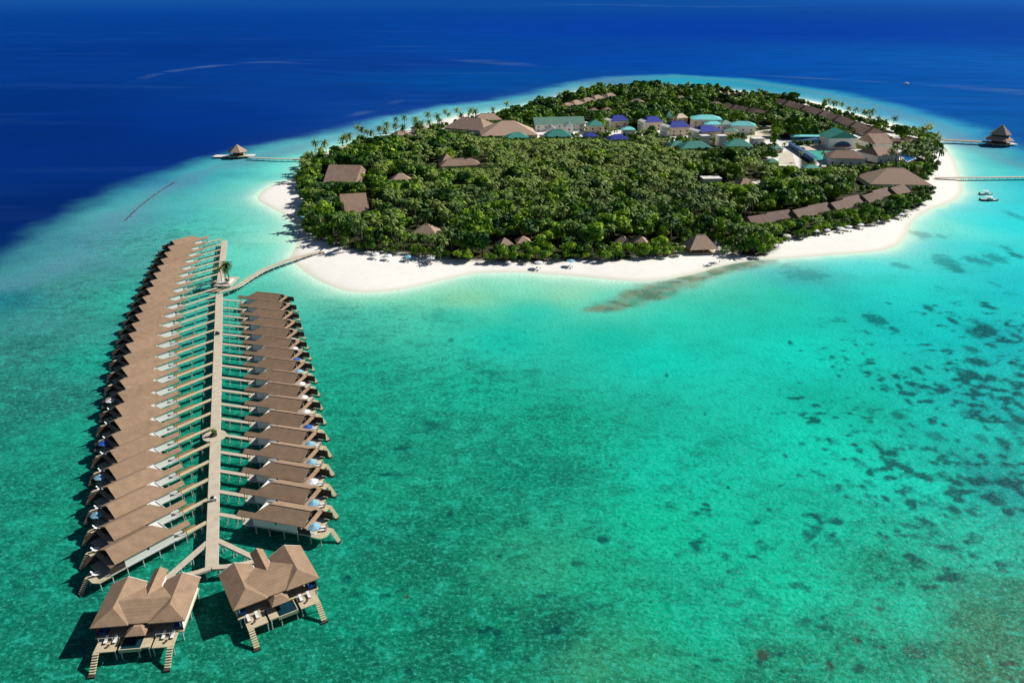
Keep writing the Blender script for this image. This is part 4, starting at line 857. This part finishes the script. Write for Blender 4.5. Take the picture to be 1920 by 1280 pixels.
house(1338, 230, 18, 12, 4, 8, 2.5, CY, 'offwhite', 'small turquoise roof tucked between the two larger turquoise ones', 'building', name='service_building', visz=4)
house(1360, 229, 15, 14, 10, 8, 3.5, TP, 'offwhite', 'pale turquoise-white roof left of the rightmost turquoise roof', 'building', name='service_building', visz=4)
house(1393, 231, 25, 16, -10, 8.5, 3.5, CY, 'offwhite', 'turquoise hip roof, rightmost of the turquoise group', 'building', name='service_building', visz=1)
house(1371, 243, 14, 12, -10, 5, 3, TP, 'cream', 'low pale green roof before the turquoise group', 'building', name='service_building')
house(1321, 254, 9, 9, 12, 9, .5, 'trim', 'offwhite', 'tall white box-shaped tank house, the left of two', 'building', name='tank_house', flat=True, visz=0, wins=False)
house(1353, 254, 9, 9, 12, 9, .5, 'trim', 'offwhite', 'tall white box-shaped tank house, the right of two', 'building', name='tank_house', flat=True, visz=0, wins=False)
house(1303, 270, 28, 18, 4, 5.5, 5, T, 'cream', 'green hip roof at the forest edge below the left white tank house', 'building', name='service_building')
house(1384, 267, 24, 18, -4, 5.5, 5, T, 'cream', 'green hip roof at the forest edge right of the white tank houses', 'building', name='service_building')
house(1270, 268, 16, 12, 10, 5, 3.5, T, 'cream', 'small dark green roof at the forest edge below the third blue block', 'building', name='service_building')
house(1420, 259, 12, 10, 8, 5, .5, 'trim', 'offwhite', 'low flat white building beside the pale sandy yard', 'building', name='white_building', flat=True, visz=1)
house(1512, 254, 30, 7, -2, 4, 1.2, CY, 'bluewall', 'long narrow pale turquoise roof above the green court', 'shelter', name='shelter', visz=.5)
house(1254, 214, 8, 8, 10, 8, 5, T, 'cream', 'small pointed green roof behind the third blue-roofed block', 'building', name='service_building')
house(1276, 217, 14, 10, 16, 7, 4, 'cream', 'cream', 'yellowish building behind the third blue-roofed block', 'building', name='service_building', visz=3)
house(1520, 311, 13, 10, 4, 3.4, 2, T, 'cream', 'small green roof at the near corner of the blue-fenced court', 'shelter', name='shelter')
house(1457, 276, 10, 8, 4, 3.5, 2.4, T, 'cream', 'small green roof in the sandy yard, the farther of two', 'shelter', name='shelter')
house(1448, 300, 9, 8, 4, 3.5, 2.4, T, 'cream', 'small green roof in the sandy yard, the nearer of two', 'shelter', name='shelter')
# walled sports court
def flat_quad(name, px, z, m, parent, o, thick=.1):
    b = MB(); b.prism([(*(G(*p, z) - o), z) for p in px], thick); return b.build(name, m, parent)
o = G(1530, 290, 1.6); root = empty('sports_court', o[0], o[1], 0)
flat_quad('court_floor', [(1504,283),(1572,283),(1553,300),(1527,300)], 1.75, 'court', root, o); flat_quad('sand_strip', [(1486,272),(1562,272),(1572,282),(1503,282)], 1.8, 'paving', root, o)
for a, c, nm in (((1478,276),(1524,306),'fence'),((1478,276),(1535,268),'fence')):
    A_, C_ = G(*a, 1.5) - o, G(*c, 1.5) - o; MB().strip([A_, C_], .5, 1.4, 5.2).build(nm, 'bluewall', root)
    mid = (A_ + C_) / 2; nn = np.array([-(C_ - A_)[1], (C_ - A_)[0]]); nn /= np.linalg.norm(nn)
    MB().strip([A_ + nn * 2.2, C_ + nn * 2.2], 4.4, 5.21, 5.4).build('canopy', 'bluewall', root)
tag(root, 'green sports court with blue fences left of the brown-roofed white house', 'court'); TARGETS.append((1476, 262, 1574, 304, PIX(*o, 1.5)[2])); FOOT.append((o[0], o[1], 22))
o = G(1702, 295, 1.4); root = empty('swimming_pool', o[0], o[1], 0)
flat_quad('pool_rim', [(1687,291),(1703,287),(1718,297),(1701,304)], 1.7, 'trim', root, o, .3); flat_quad('pool_water', [(1689,291.4),(1703,288),(1716,297),(1701,303)], 1.76, 'pool', root, o, .05)
tag(root, 'bright blue swimming pool near the right beach', 'pool'); TARGETS.append((1686, 287, 1719, 303, PIX(*o, 1.5)[2])); FOOT.append((o[0], o[1], 9))
for px, m, lab in (([(1400,246),(1440,242),(1448,262),(1406,268)], 'paving', 'sandy_yard'), ([(1462,284),(1484,282),(1494,312),(1458,308)], 'paving', 'sandy_yard'), ([(1598,262),(1620,260),(1622,280),(1600,280)], 'lawn', 'lawn'), ([(1400,240),(1432,236),(1438,243),(1402,248)], 'lawn', 'lawn')):
    b = MB(); z = 1.56; b.prism([(*G(*p, z), z) for p in px], .1); q = b.build(lab, m); q['kind'] = 'structure'
TARGETS += [(1400, 240, 1442, 266, 790), (1462, 282, 1492, 310, 690), (1600, 262, 1620, 278, 720), (1286, 462, 1345, 478, 420), (1236, 246, 1296, 256, 770)]

# ---------------------------------------------------------------- piers and pavilions over the sea
walkway('pier', [G(466,295,2.2), G(520,297.5,2.2), G(578,298,2.2)], 3.2, 2.2, 'plank pier on dark posts from left shore to the small pavilion', 'pier', 5.5)
walkway('pier', [G(1738,261,3), G(1795,263,3), G(1853,266,3)], 7.0, 3.0, 'broad brown pier on posts leading to the two-tiered thatched pavilion', 'pier', 7, matl='ridge')
walkway('pier', [G(1754,333,2.2), G(1840,332.4,2.2), G(2010,330.5,2.2)], 3.4, 2.2, 'long thin pier from the right beach running out of frame', 'pier', 6)
def pavilion(cx, cy, tiers, base, label, extra=()):
    o = G(cx, cy, 2.2); root = empty('pavilion', o[0], o[1], 0); n = 8 if len(tiers) > 1 else 6
    b = MB(); b.cyl(0, 0, 1.9, 2.3, base, n=12); b.build('deck', 'deck', root)
    for i in range(10): MB().cyl(base * .85 * math.cos(i * .628), base * .85 * math.sin(i * .628), -.6, 1.9, .25, n=6).build('post', 'post', root)
    MB().cyl(0, 0, 2.31, tiers[0][1], base * .55, n=n).build('wall', 'wood', root)
    for i in range(n):
        t = 2 * math.pi * (i + .5) / n; MB().cyl(base * .78 * math.cos(t), base * .78 * math.sin(t), 2.3, tiers[0][1] + .3, .18, n=6).build('column', 'timber', root)
    for r0, z0, r1, z1 in tiers:
        b = MB(); b.cyl(0, 0, z0, z1, r0, r1, n=n); b.build('thatched_roof', 'thatch', root)
    if len(tiers) > 1: MB().cyl(0, 0, tiers[0][3] - .1, tiers[1][1] + .3, tiers[0][2] * .95, n=n).build('clerestory', 'wood', root)
    for x0, x1, y0, y1, z in extra: MB().box(x0, x1, y0, y1, z - .3, z).build('lower_deck', 'trim', root)
    return tag(root, label, 'pavilion')
pavilion(447, 291, [(8.6, 5.6, .3, 11.2)], 8.0, 'single-roofed thatched pavilion at the end of the left pier', [(-21, -9.0, -4, 5, 1.5), (7, 13.5, -3.5, 4.5, 2.1)])
pavilion(1872, 268, [(12.5, 5.4, 7.6, 8.4), (9.2, 10.4, .4, 18.5)], 11.5, 'large two-tiered thatched pavilion at the end of the broad right pier', [(10, 16, -4, 4, 1.6)])

# ---------------------------------------------------------------- boats
def boat(px, py, L, yaw, label, hullm, canopy=True):
    o = G(px, py, .4); root = empty('motor_boat', o[0], o[1], 0, R(yaw)); w = L * .15; n = 9
    xs = np.linspace(-L / 2, L / 2, n); prof = [.82, .95, 1, 1, 1, .92, .75, .45, .03]; vs = []; fs = []
    for x, p in zip(xs, prof):
        sh = .9 + .5 * max(0, x / L) ** 1.0
        vs += [(x, -w * p, sh), (x * .97, -w * p * .7, -.2), (x * .97, w * p * .7, -.2), (x, w * p, sh)]
    for i in range(n - 1):
        for j in range(3): fs.append([4*i+j, 4*i+j+1, 4*i+j+5, 4*i+j+4])
    fs += [[0,1,2,3], [4*n-1,4*n-2,4*n-3,4*n-4]]
    MB().add(vs, fs).build('hull', hullm, root)
    dv = [(x * .985, s * w * p * .97, .80 + .5 * max(0, x / L)) for x, p in zip(xs, prof) for s in (-1, 1)]
    MB().add(dv, [[2*i, 2*i+1, 2*i+3, 2*i+2] for i in range(n - 1)]).build('deck', 'canvas', root)
    MB().box(-L * .1, L * .16, -w * .6, w * .6, .86, 1.75).build('cabin', 'trim', root)
    if canopy:
        MB().box(-L * .3, L * .14, -w * .85, w * .85, 2.7, 2.82).build('canopy', 'canvas', root)
        for x in (-L * .28, L * .12):
            for y in (-w * .75, w * .75): MB().cyl(x, y, .85, 2.7, .05, n=6).build('canopy_post', 'trim', root)
    for y in (-.4, .4): MB().box(-L / 2 - .5, -L / 2 + .1, y - .2, y + .2, .2, 1.5).build('outboard_motor', 'dark', root)
    return tag(root, label, 'boat')
boat(1855, 375, 12, -8, 'dark-hulled motor boat with white canopy moored off the right beach, the nearer of two', 'hull')
boat(1849, 364, 9, -5, 'smaller pale motor boat just behind the dark-hulled one', 'trim')
boat(1699, 158, 11, 172, 'tiny distant white boat drawing a long wake across the deep blue sea', 'trim')
# the wake the distant boat leaves on the water
w0 = G(1706, 157.6); w1 = G(1960, 168); w2 = G(2300, 186); b = MB(); n = 40; vs = []; fs = []
for i in range(n + 1):
    t = i / n; q = w0 * (1 - t) ** 2 + 2 * w1 * t * (1 - t) + w2 * t * t; hw = 5 + 60 * t
    vs += [(q[0], q[1] - hw, .03), (q[0], q[1] + hw, .03)]
    if i: fs.append([2*i-2, 2*i-1, 2*i+1, 2*i])
def wake_mat(name, alpha, sx, sy):
    mk = bpy.data.materials.new(name); mk.use_nodes = True; nt = mk.node_tree; pb = nt.nodes['Principled BSDF']; pb.inputs['Base Color'].default_value = (.16, .33, .62, 1); pb.inputs['Roughness'].default_value = .4; pb.inputs['Specular IOR Level'].default_value = .2
    g_ = nt.nodes.new('ShaderNodeNewGeometry'); mp = nt.nodes.new('ShaderNodeMapping'); mp.inputs['Scale'].default_value = (sx, sy, 1); nz = nt.nodes.new('ShaderNodeTexNoise'); nz.inputs['Scale'].default_value = 1; nz.inputs['Detail'].default_value = 6
    nt.links.new(g_.outputs['Position'], mp.inputs['Vector']); nt.links.new(mp.outputs['Vector'], nz.inputs['Vector'])
    mr = nt.nodes.new('ShaderNodeMapRange'); mr.inputs['From Min'].default_value = .38; mr.inputs['From Max'].default_value = .72; mr.inputs['To Max'].default_value = alpha
    at = nt.nodes.new('ShaderNodeAttribute'); at.attribute_name = 'edge'; mm = nt.nodes.new('ShaderNodeMath'); mm.operation = 'MULTIPLY'
    nt.links.new(nz.outputs['Fac'], mr.inputs['Value']); nt.links.new(mr.outputs['Result'], mm.inputs[0]); nt.links.new(at.outputs['Fac'], mm.inputs[1]); nt.links.new(mm.outputs[0], pb.inputs['Alpha']); return mk
WK = wake_mat('foam_wake', .28, .004, .02)
def foam_ribbon(name, pts, widths):
    """ribbon of foam: a soft-edged sheet lying on the sea"""
    P = smooth_path(pts, 12); n = len(P); hw = np.interp(np.linspace(0, 1, n), np.linspace(0, 1, len(widths)), widths); V = []; Fq = []; T = []
    for i, p in enumerate(P):
        t = P[min(i + 1, n - 1)] - P[max(i - 1, 0)]; t /= np.linalg.norm(t); nn = np.array([-t[1], t[0]]); en = min(1, 4 * i / n, 4 * (n - 1 - i) / n)
        for s, e in ((-1, 0), (-.4, 1), (.4, 1), (1, 0)): V.append((*(p + nn * hw[i] * s), .03)); T.append(e * en)
        if i:
            for j in range(3): Fq.append([4*(i-1)+j, 4*i+j, 4*i+j+1, 4*(i-1)+j+1])
    me = np_mesh(name, np.array(V), np.array(Fq), WK); a = me.attributes.new('edge', 'FLOAT', 'POINT'); a.data.foreach_set('value', np.array(T, np.float32))
    o = bpy.data.objects.new(name, me); COL.objects.link(o); o['kind'] = 'structure'
def smooth_path(P, k):
    P = [np.array(p, float) for p in P]; P = [2 * P[0] - P[1]] + P + [2 * P[-1] - P[-2]]; out = []
    for i in range(1, len(P) - 2):
        p0, p1, p2, p3 = P[i-1:i+3]
        for t in np.arange(k) / k: out.append(0.5 * ((2*p1) + (-p0+p2)*t + (2*p0-5*p1+4*p2-p3)*t*t + (-p0+3*p1-3*p2+p3)*t**3))
    out.append(P[-2]); return out
foam_ribbon('boat_wake', [G(*p) for p in ((1380,139),(1500,146),(1620,152),(1700,158))], [14, 14, 12, 5])
foam_ribbon('boat_wake', [G(*p) for p in ((1640,152),(1760,160),(1860,168),(2000,182))], [10, 30, 40, 45])
foam_ribbon('current_streak', [G(*p) for p in ((830,111),(900,115),(960,120),(1030,129))], [15, 45, 40, 15])
foam_ribbon('current_streak', [G(*p) for p in ((240,158),(300,138),(400,124),(500,117),(600,122))], [10, 16, 22, 26, 15])
foam_ribbon('current_streak', [G(*p) for p in ((640,225),(700,205),(760,186))], [6, 14, 8])
foam_ribbon('current_streak', [G(*p) for p in ((900,12),(1100,9),(1350,13),(1600,8))], [60, 200, 200, 60])

# ---------------------------------------------------------------- beach things
BEACHPAR = [(1153,482),(1186,481),(1215,480),(1475,449),(1500,446),(1530,440),(1549,438),(1575,435),(1590,432),(1612,428),(1641,421),(1656,415),(1688,408),(1701,402)]
LEFTPAR = [(563,352),(566,362),(568,373),(566,384),(570,413),(705,484),(728,487),(765,489),(808,492),(1010,500),(1070,497)]
for i, (px, py) in enumerate(BEACHPAR + LEFTPAR):
    q = G(px, py, 1.2); kind = 'canvas' if i < 14 or i % 3 else 'sky_blue'
    p = copy_tree(PAR[kind], (q[0], q[1], 1.15), i * .4); p.scale = (1.35, 1.35, 1.1)
    if i < 3: lab = f'white beach parasol amid the front beach, {("leftmost", "middle", "rightmost")[i]} of three'
    elif i < 14: lab = f'white beach parasol on the right front beach, {ORD[i - 3] if i > 3 else "first"} from the left'
    elif i < 19: lab = f'{PARNAME[kind]} beach parasol on the left beach, {ORD[i - 14] if i > 14 else "first"} from the pier'
    else: lab = f'{PARNAME[kind]} beach parasol under front beach palms, {ORD[i - 19] if i > 19 else "first"} from the left'
    tag(p, lab, 'parasol', 'parasols on the beaches')
    for j in range(2):
        l = copy_tree(LOUNGE, (q[0] + .9 * (j * 2 - 1), q[1] - 1.6, 1.2), R(-100)); l.scale = (1.1, 1.1, 1.1)
        tag(l, lab.replace('white beach parasol', 'white lounger by parasol').replace('pale blue beach parasol', 'white lounger by blue parasol') + (', left' if j == 0 else ', right'), 'sun lounger', 'sun loungers on the beaches')

# ---------------------------------------------------------------- trees
def quads_from(c, u, v):
    V = np.stack([c - u - v, c + u - v, c + u + v, c - u + v], 1).reshape(-1, 3); return V, np.arange(len(V)).reshape(-1, 4)
def broad_crown(seed, nl, per, leaf, H=10.0, Rd=4.6):
    r = np.random.default_rng(seed); Cc = []; T = []; Nn = []; S = []
    for k in range(nl):
        a = r.uniform(0, 6.283); d = Rd * .62 * math.sqrt(r.uniform(0, 1)) if k else 0
        lc = np.array([d * math.cos(a), d * math.sin(a), H * (.62 + .16 * r.uniform(-1, 1)) + (H * .12 if k == 0 else 0) - d * .22]); lr = Rd * r.uniform(.36, .58)
        n = r.normal(size=(per, 3)); n /= np.linalg.norm(n, axis=1)[:, None]; n[:, 2] = np.where(n[:, 2] < -.45, -n[:, 2], n[:, 2])
        p = lc + n * np.array([lr, lr, lr * .78]) * r.uniform(.78, 1.08, (per, 1)); Cc.append(p); Nn.append(n); T.append(np.full(per, r.uniform(.2, .8)) + r.uniform(-.18, .18, per)); S.append(r.uniform(.7, 1.25, per))
    Cc = np.concatenate(Cc); Nn = np.concatenate(Nn); T = np.concatenate(T); S = np.concatenate(S)
    n = Nn + r.normal(size=Nn.shape) * .45; n /= np.linalg.norm(n, axis=1)[:, None]
    h = np.where(abs(n[:, 2:3]) < .9, np.array([[0, 0, 1.0]]), np.array([[1.0, 0, 0]])); u = np.cross(h, n); u /= np.linalg.norm(u, axis=1)[:, None]; v = np.cross(n, u)
    V, Fq = quads_from(Cc, u * (leaf * S)[:, None], v * (leaf * S * .75)[:, None]); return V, Fq, np.repeat(T, 4)
def trunk_mesh(seed, H, r0, r1, lean, limbs):
    r = np.random.default_rng(seed); V = []; Fq = []
    def tube(P, rad, n=6):
        o = len(V)
        for p, q in zip(P, rad):
            for i in range(n): V.append((p[0] + q * math.cos(6.283 * i / n), p[1] + q * math.sin(6.283 * i / n), p[2]))
        for k in range(len(P) - 1):
            for i in range(n): Fq.append([o + k*n + i, o + k*n + (i+1) % n, o + (k+1)*n + (i+1) % n, o + (k+1)*n + i])
    ks = np.linspace(0, 1, 6); P = [np.array([lean[0] * t * t, lean[1] * t * t, H * t - .5 * (t == 0)]) for t in ks]; tube(P, [r0 + (r1 - r0) * t for t in ks])
    for _ in range(limbs):
        a = r.uniform(0, 6.28); b_ = P[3]; e = b_ + np.array([math.cos(a) * H * .35, math.sin(a) * H * .35, H * .3]); tube([b_, (b_ + e) / 2 + (0, 0, H * .03), e], [r1 * .8, r1 * .55, r1 * .25], 5)
    return np.array(V), np.array(Fq), P[-1]
def palm_crown(seed, top, nf=19, seg=6, wid=.46):
    r = np.random.default_rng(seed); V = []; Fq = []; T = []
    for k in range(nf):
        a = 2.4 * k + r.uniform(-.25, .25); up = 1.15 - 1.75 * (k / nf) + r.uniform(-.12, .12); Ln = r.uniform(4.3, 5.6); tone = r.uniform(.25, .75) + (.35 if k > nf - 4 else 0)
        d = np.array([math.cos(a), math.sin(a)]); s = np.array([-d[1], d[0]]); x = 0; z = 0; o = len(V)
        for i in range(seg + 1):
            t = i / seg; ang = up - 1.55 * t * t - .25 * t
            if i: x += math.cos(ang) * Ln / seg; z += math.sin(ang) * Ln / seg
            w = wid * (math.sin(math.pi * (.12 + .86 * t)) ** .7) * (.78 + .44 * (i % 2)) + .03; c = np.array([top[0] + d[0] * x, top[1] + d[1] * x, top[2] + z])
            V += [(c[0] - s[0] * w, c[1] - s[1] * w, c[2] - w * .55), tuple(c), (c[0] + s[0] * w, c[1] + s[1] * w, c[2] - w * .55)]; T += [tone + .05 * (i % 2)] * 3
        for i in range(seg):
            for j in range(2): Fq.append([o + 3*i + j, o + 3*i + j + 1, o + 3*i + j + 4, o + 3*i + j + 3])
    return np.array(V), np.array(Fq), np.array(T)
BRO = [broad_crown(100 + i, 9, 52, .50) for i in range(6)]; BROF = [broad_crown(200 + i, 7, 22, .85) for i in range(5)]
BTR = [trunk_mesh(50 + i, 6.2, .32, .16, (.5, .3), 4) for i in range(6)]
PTR = [trunk_mesh(70 + i, 12.0, .26, .15, ((i - 2) * .9, (i % 3 - 1) * .8), 0) for i in range(5)]
PAL = [palm_crown(300 + i, PTR[i][2]) for i in range(5)]; PALF = [palm_crown(320 + i, PTR[i][2], 14, 4, .55) for i in range(5)]
veg_lo, veg_hi = veg.min(0), veg.max(0); sp = 7.0
gx, gy = np.meshgrid(np.arange(veg_lo[0], veg_hi[0], sp), np.arange(veg_lo[1], veg_hi[1], sp)); gx = gx + (np.arange(gx.shape[0])[:, None] % 2) * sp / 2
P = np.stack([gx.ravel(), gy.ravel()], 1); P = P + rng.uniform(-2.1, 2.1, P.shape); sdv = sdist(P, veg); P = P[sdv > .8]; sdv = sdv[sdv > .8]
TREES = []   # kind, x, y, scale, variant, rotation, where
def region(px, py):
    if py < 232 and px > 1000: return 'on the far side of the island'
    if px < 700 and py < 480: return 'in the wood behind the left beach'
    if py < 300: return 'around the roofs on the far half of the island'
    if px > 1380: return 'in the wood behind the right beach'
    if py > 425: return 'along the front beach'
    return 'in the grove at the middle of the island'
def palm_prob(px, py):
    p = .24
    if 860 < px < 1320 and 255 < py < 400: p = .84
    elif 780 < px < 1420 and 250 < py < 440: p = .52
    elif 620 < px < 880 and 390 < py < 495: p = .60
    elif py < 235: p = .10
    elif px > 1680 and py < 300: p = .6
    elif px > 1380: p = .24
    return p
def fit(kind, x, y, s, big=False):
    Ht, Rw = (16, 4.3) if kind == 'p' else (9.6, 4.2)
    for _ in range(3):
        px, py, zc = PIX(x, y, GZ); top = py - F * Ht * s * .97 / zc; hw = F * Rw * s * .8 / zc
        for x0, y0, x1, y1, D in TARGETS:
            if zc < D + 6 and px + hw > x0 and px - hw < x1 and top < y1 and py > y0 + 2:
                lim = (py - y1) * zc / F / Ht
                if lim < (.36 if kind == 'b' else .5): return 0
                s = min(s, lim)
    return s
for (x, y), sd in zip(P, sdv):
    if any((x - fx) ** 2 + (y - fy) ** 2 < fr * fr for fx, fy, fr in FOOT): continue
    px, py, zc = PIX(x, y, GZ)
    if any(b0 < px < b2 and b1 < py < b3 for b0, b1, b2, b3 in YARDS) and random.random() < .82: continue
    if fbm(np.array([x / 11]), np.array([y / 11]), 91, 3)[0] > .70 and sd > 10: continue
    kind = 'p' if random.random() < palm_prob(px, py) * (1.0 + .5 * (fbm(np.array([x / 30]), np.array([y / 30]), 77)[0] - .5)) else 'b'
    s = random.uniform(.68, 1.28) if kind == 'p' else random.uniform(.8, 1.65) * (.55 + .45 * min(1, sd / 12))
    if kind == 'b' and fbm(np.array([x / 22]), np.array([y / 22]), 55)[0] > .56: s *= 1.2
    if py < 232: s *= .9
    if py < 262 and sd < 18: s *= .55
    s2 = fit(kind, x, y, s)
    if kind == 'p' and (s2 == 0 or s2 < .6): kind = 'b'; s2 = fit('b', x, y, random.uniform(.7, 1.05))
    if s2 <= 0: continue
    TREES.append((kind, x, y, s2, random.randrange(30), random.uniform(0, 6.28), region(px, py), zc))
# low bushes that close the wood's edge down to the sand
per = np.vstack([veg, veg[:1]])
for a_, b_ in zip(per[:-1], per[1:]):
    l_ = np.linalg.norm(b_ - a_); t_ = (b_ - a_) / l_; nn = np.array([-t_[1], t_[0]])
    for k_ in np.arange(0, l_, 3.2):
        q_ = a_ + t_ * k_ + nn * random.uniform(-2.5, 3.5); px, py, zc = PIX(q_[0], q_[1], GZ)
        if any(b0 < px < b2 and b1 < py < b3 for b0, b1, b2, b3 in YARDS) or random.random() < .22: continue
        if sdist(q_[None], shore)[0] < 3: continue
        s2 = fit('b', q_[0], q_[1], random.uniform(.36, .68))
        if s2 > 0: TREES.append(('b', q_[0], q_[1], s2, random.randrange(30), random.uniform(0, 6.28), 'along the front beach' if py > 425 else region(px, py), zc))
# palms one can tell apart on the open shores (spots of their crowns)
def shore_palm(px, py, where, s=None):
    s = s or random.uniform(1.0, 1.3); x, y = G(px, py, GZ + 12.5 * s); q = PIX(x, y, GZ); TREES.append(('p', x, y, s, random.randrange(30), random.uniform(0, 6.28), where, q[2]))
for a, c in [(440,290),(510,290),(420,360),(610,262),(660,240),(700,190),(740,200),(770,215),(800,222),(850,195),(890,170),(880,200),(940,140),(950,180),(1000,130),(1010,190),(1060,140),(1080,170),(1100,165),(1150,110),(1160,160),(1210,120),(1220,150),(1270,90),(1290,110),(1330,80),(1410,80),(1450,92),(1420,105),(1560,75),(1640,42),(400,380),(1350,110),(640,250)]:
    shore_palm(460 + a / 3.368, 180 + c / 3.368, 'on the thin far left shore')
for a, c in [(660,158),(685,155),(710,170),(750,168),(765,178),(820,205),(870,210),(915,222),(935,228),(960,225),(995,272),(1100,268),(1045,285),(1205,355)]:
    shore_palm(1350 + a / 3.368, 140 + c / 3.368, 'on the open far right shore')
for a, c in [(1100,470),(1130,445),(1160,430),(1180,475),(1210,440),(1260,450),(1300,440),(1330,470),(1390,470),(1290,405),(1240,480)]:
    shore_palm(1350 + a / 3.368, 140 + c / 3.368, 'on the right beach near the broad pier')
for a, c in [(780,895),(850,880),(930,900),(1000,905),(1090,940),(1160,905),(1230,960),(700,865),(630,905),(880,930),(960,935),(1060,900)]:
    shore_palm(460 + a / 3.368, 178 + c / 3.368, 'at the edge of the left front beach', random.uniform(.5, .66))
for i, (px, py) in enumerate([(1135,437),(1128,462),(1205,412),(1366,462),(1352,467)]): shore_palm(px, py, 'along the front beach', .55)
for px, py in ((1100,238),(1137,236),(1198,232),(1243,236),(1251,240),(1293,248),(1377,259),(1412,248),(1438,246),(1470,268),(1503,286),(1140,246),(1190,246),(1545,284),(1606,268)): shore_palm(px, py, 'around the roofs on the far half of the island', random.uniform(.6, .85))
c_ = PALMBED
for dx, dy, s in ((-1.5, -1.5, .62), (1.2, 1.2, .72), (.4, -2.4, .5), (1.6, -.5, .6), (-.8, 2.2, .66)):
    TREES.append(('p', c_[0] + dx, c_[1] + dy, s, random.randrange(30), random.uniform(0, 6.28), 'in the white planting bed on the jetty', 1))
protoT = {}
def tree_proto(kind, v):
    if (kind, v) in protoT: return protoT[kind, v]
    tv, tf, _ = (PTR if kind == 'p' else BTR)[v]; cv, cf, ct = (PAL if kind == 'p' else BRO)[v]
    r = (np_mesh('trunk', tv, tf, 'trunk' if kind == 'p' else 'bark', smooth=True), np_mesh('crown', cv, cf, 'frond' if kind == 'p' else 'leaf', ct)); protoT[kind, v] = r; return r
def add_tree(t, z=None):
    kind, x, y, s, v, rot, where, zc = t; v = v % (5 if kind == 'p' else 6); tm, cm = tree_proto(kind, v)
    root = empty('palm_tree' if kind == 'p' else 'broadleaf_tree', x, y, GZ - .2 if z is None else z, rot); root.scale = (s, s, s)
    for nm, me in (('trunk', tm), ('crown', cm)):
        o = bpy.data.objects.new(nm, me); COL.objects.link(o); o.parent = root
    if kind == 'p': tag(root, f'coconut palm {where}', 'palm tree', f'palms {where}')
    else: tag(root, f'leafy green broadleaf tree {where}', 'tree', f'broadleaf trees {where}')
def add_stuff(kind, rest, name, label):
    if not rest: return
    src = PALF if kind == 'p' else BROF; Vs = []; Fs = []; Ts = []; off = 0
    for t in rest:
        _, x, y, s, v, rot, _, zc = t
        near = zc < 620; V, Fq, T = ((PAL if kind == 'p' else BRO) if near else src)[v % 5]
        ca, sa = math.cos(rot), math.sin(rot); W = np.stack([V[:, 0] * ca - V[:, 1] * sa, V[:, 0] * sa + V[:, 1] * ca, V[:, 2]], 1) * s + np.array([x, y, GZ - .2])
        Vs.append(W.astype(np.float32)); Fs.append(Fq + off); off += len(V); Ts.append(T + random.uniform(-.25, .25))
    me = np_mesh(name, np.concatenate(Vs), np.concatenate(Fs), 'frond' if kind == 'p' else 'leaf', np.concatenate(Ts)); o = bpy.data.objects.new(name, me); COL.objects.link(o); o['kind'] = 'stuff'; tag(o, label, 'trees')
for kind, name, label in (('p', 'palm_grove', 'mass of palm crowns filling the middle and far grove'), ('b', 'broadleaf_wood', 'mass of broadleaf trees covering the far half of the island')):
    L = sorted([t for t in TREES if t[0] == kind], key=lambda t: t[7] - (300 if 'shore' in t[6] or 'pier' in t[6] else 0))
    for t in L[:298]: add_tree(t, 1.9 + LIFT if t[7] == 1 else None)
    add_stuff(kind, L[298:], name, label); print('TREES', kind, len(L))
# shrub in the jetty planter and under the palms
def shrub(x, y, z, s, label):
    V, Fq, T = BRO[2]; me = np_mesh('foliage', V * np.array([.16, .16, .17]) * s - np.array([0, 0, .35 * s]), Fq, 'frond', T + .2); root = empty('shrub', x, y, z)
    o = bpy.data.objects.new('foliage', me); COL.objects.link(o); o.parent = root; MB().cyl(0, 0, 0, .8 * s, .06, n=6).build('stem', 'bark', root); return tag(root, label, 'shrub')
shrub(PLANTER.location.x, PLANTER.location.y, 2.3 + LIFT, 1.5, 'yellow-green shrub growing in the dark planter on the jetty')
shrub(PALMBED[0] + 1.4, PALMBED[1] - 2.6, 2.35 + LIFT, 1.6, 'low yellowish shrub at the foot of the jetty palms')

# ---------------------------------------------------------------- light, sky, camera
SUN = Vector((.71, .36, .62)).normalized()
w = bpy.data.worlds.new('World'); sc.world = w; w.use_nodes = True; nt = w.node_tree
sky = nt.nodes.new('ShaderNodeTexSky'); sky.sky_type = 'NISHITA'; sky.sun_disc = False; sky.sun_elevation = math.asin(SUN.z); sky.sun_rotation = math.atan2(SUN.x, SUN.y); sky.altitude = 100; sky.air_density = .6; sky.dust_density = .3
bg = nt.nodes['Background']; bg.inputs['Strength'].default_value = 0.05; nt.links.new(sky.outputs[0], bg.inputs['Color'])
ld = bpy.data.lights.new('sun', 'SUN'); ld.energy = 5.0; ld.angle = R(.53); ld.color = (1, .955, .88)
lo = bpy.data.objects.new('sun', ld); COL.objects.link(lo); lo.rotation_euler = (-SUN).to_track_quat('-Z', 'Y').to_euler()
cd = bpy.data.cameras.new('camera'); cam = bpy.data.objects.new('camera', cd); COL.objects.link(cam)
cam.location = (0, 0, CH); cam.rotation_euler = (math.pi / 2 - PITCH, 0, 0); cd.sensor_width = 36; cd.lens = F / 1920 * 36; cd.clip_start = 1; cd.clip_end = 100000; sc.camera = cam
sc.view_settings.view_transform = 'Standard'; sc.view_settings.look = 'None'; sc.view_settings.exposure = 0.2; sc.view_settings.gamma = 1
sc.cycles.max_bounces = 6; sc.cycles.diffuse_bounces = 2; sc.cycles.transparent_max_bounces = 8
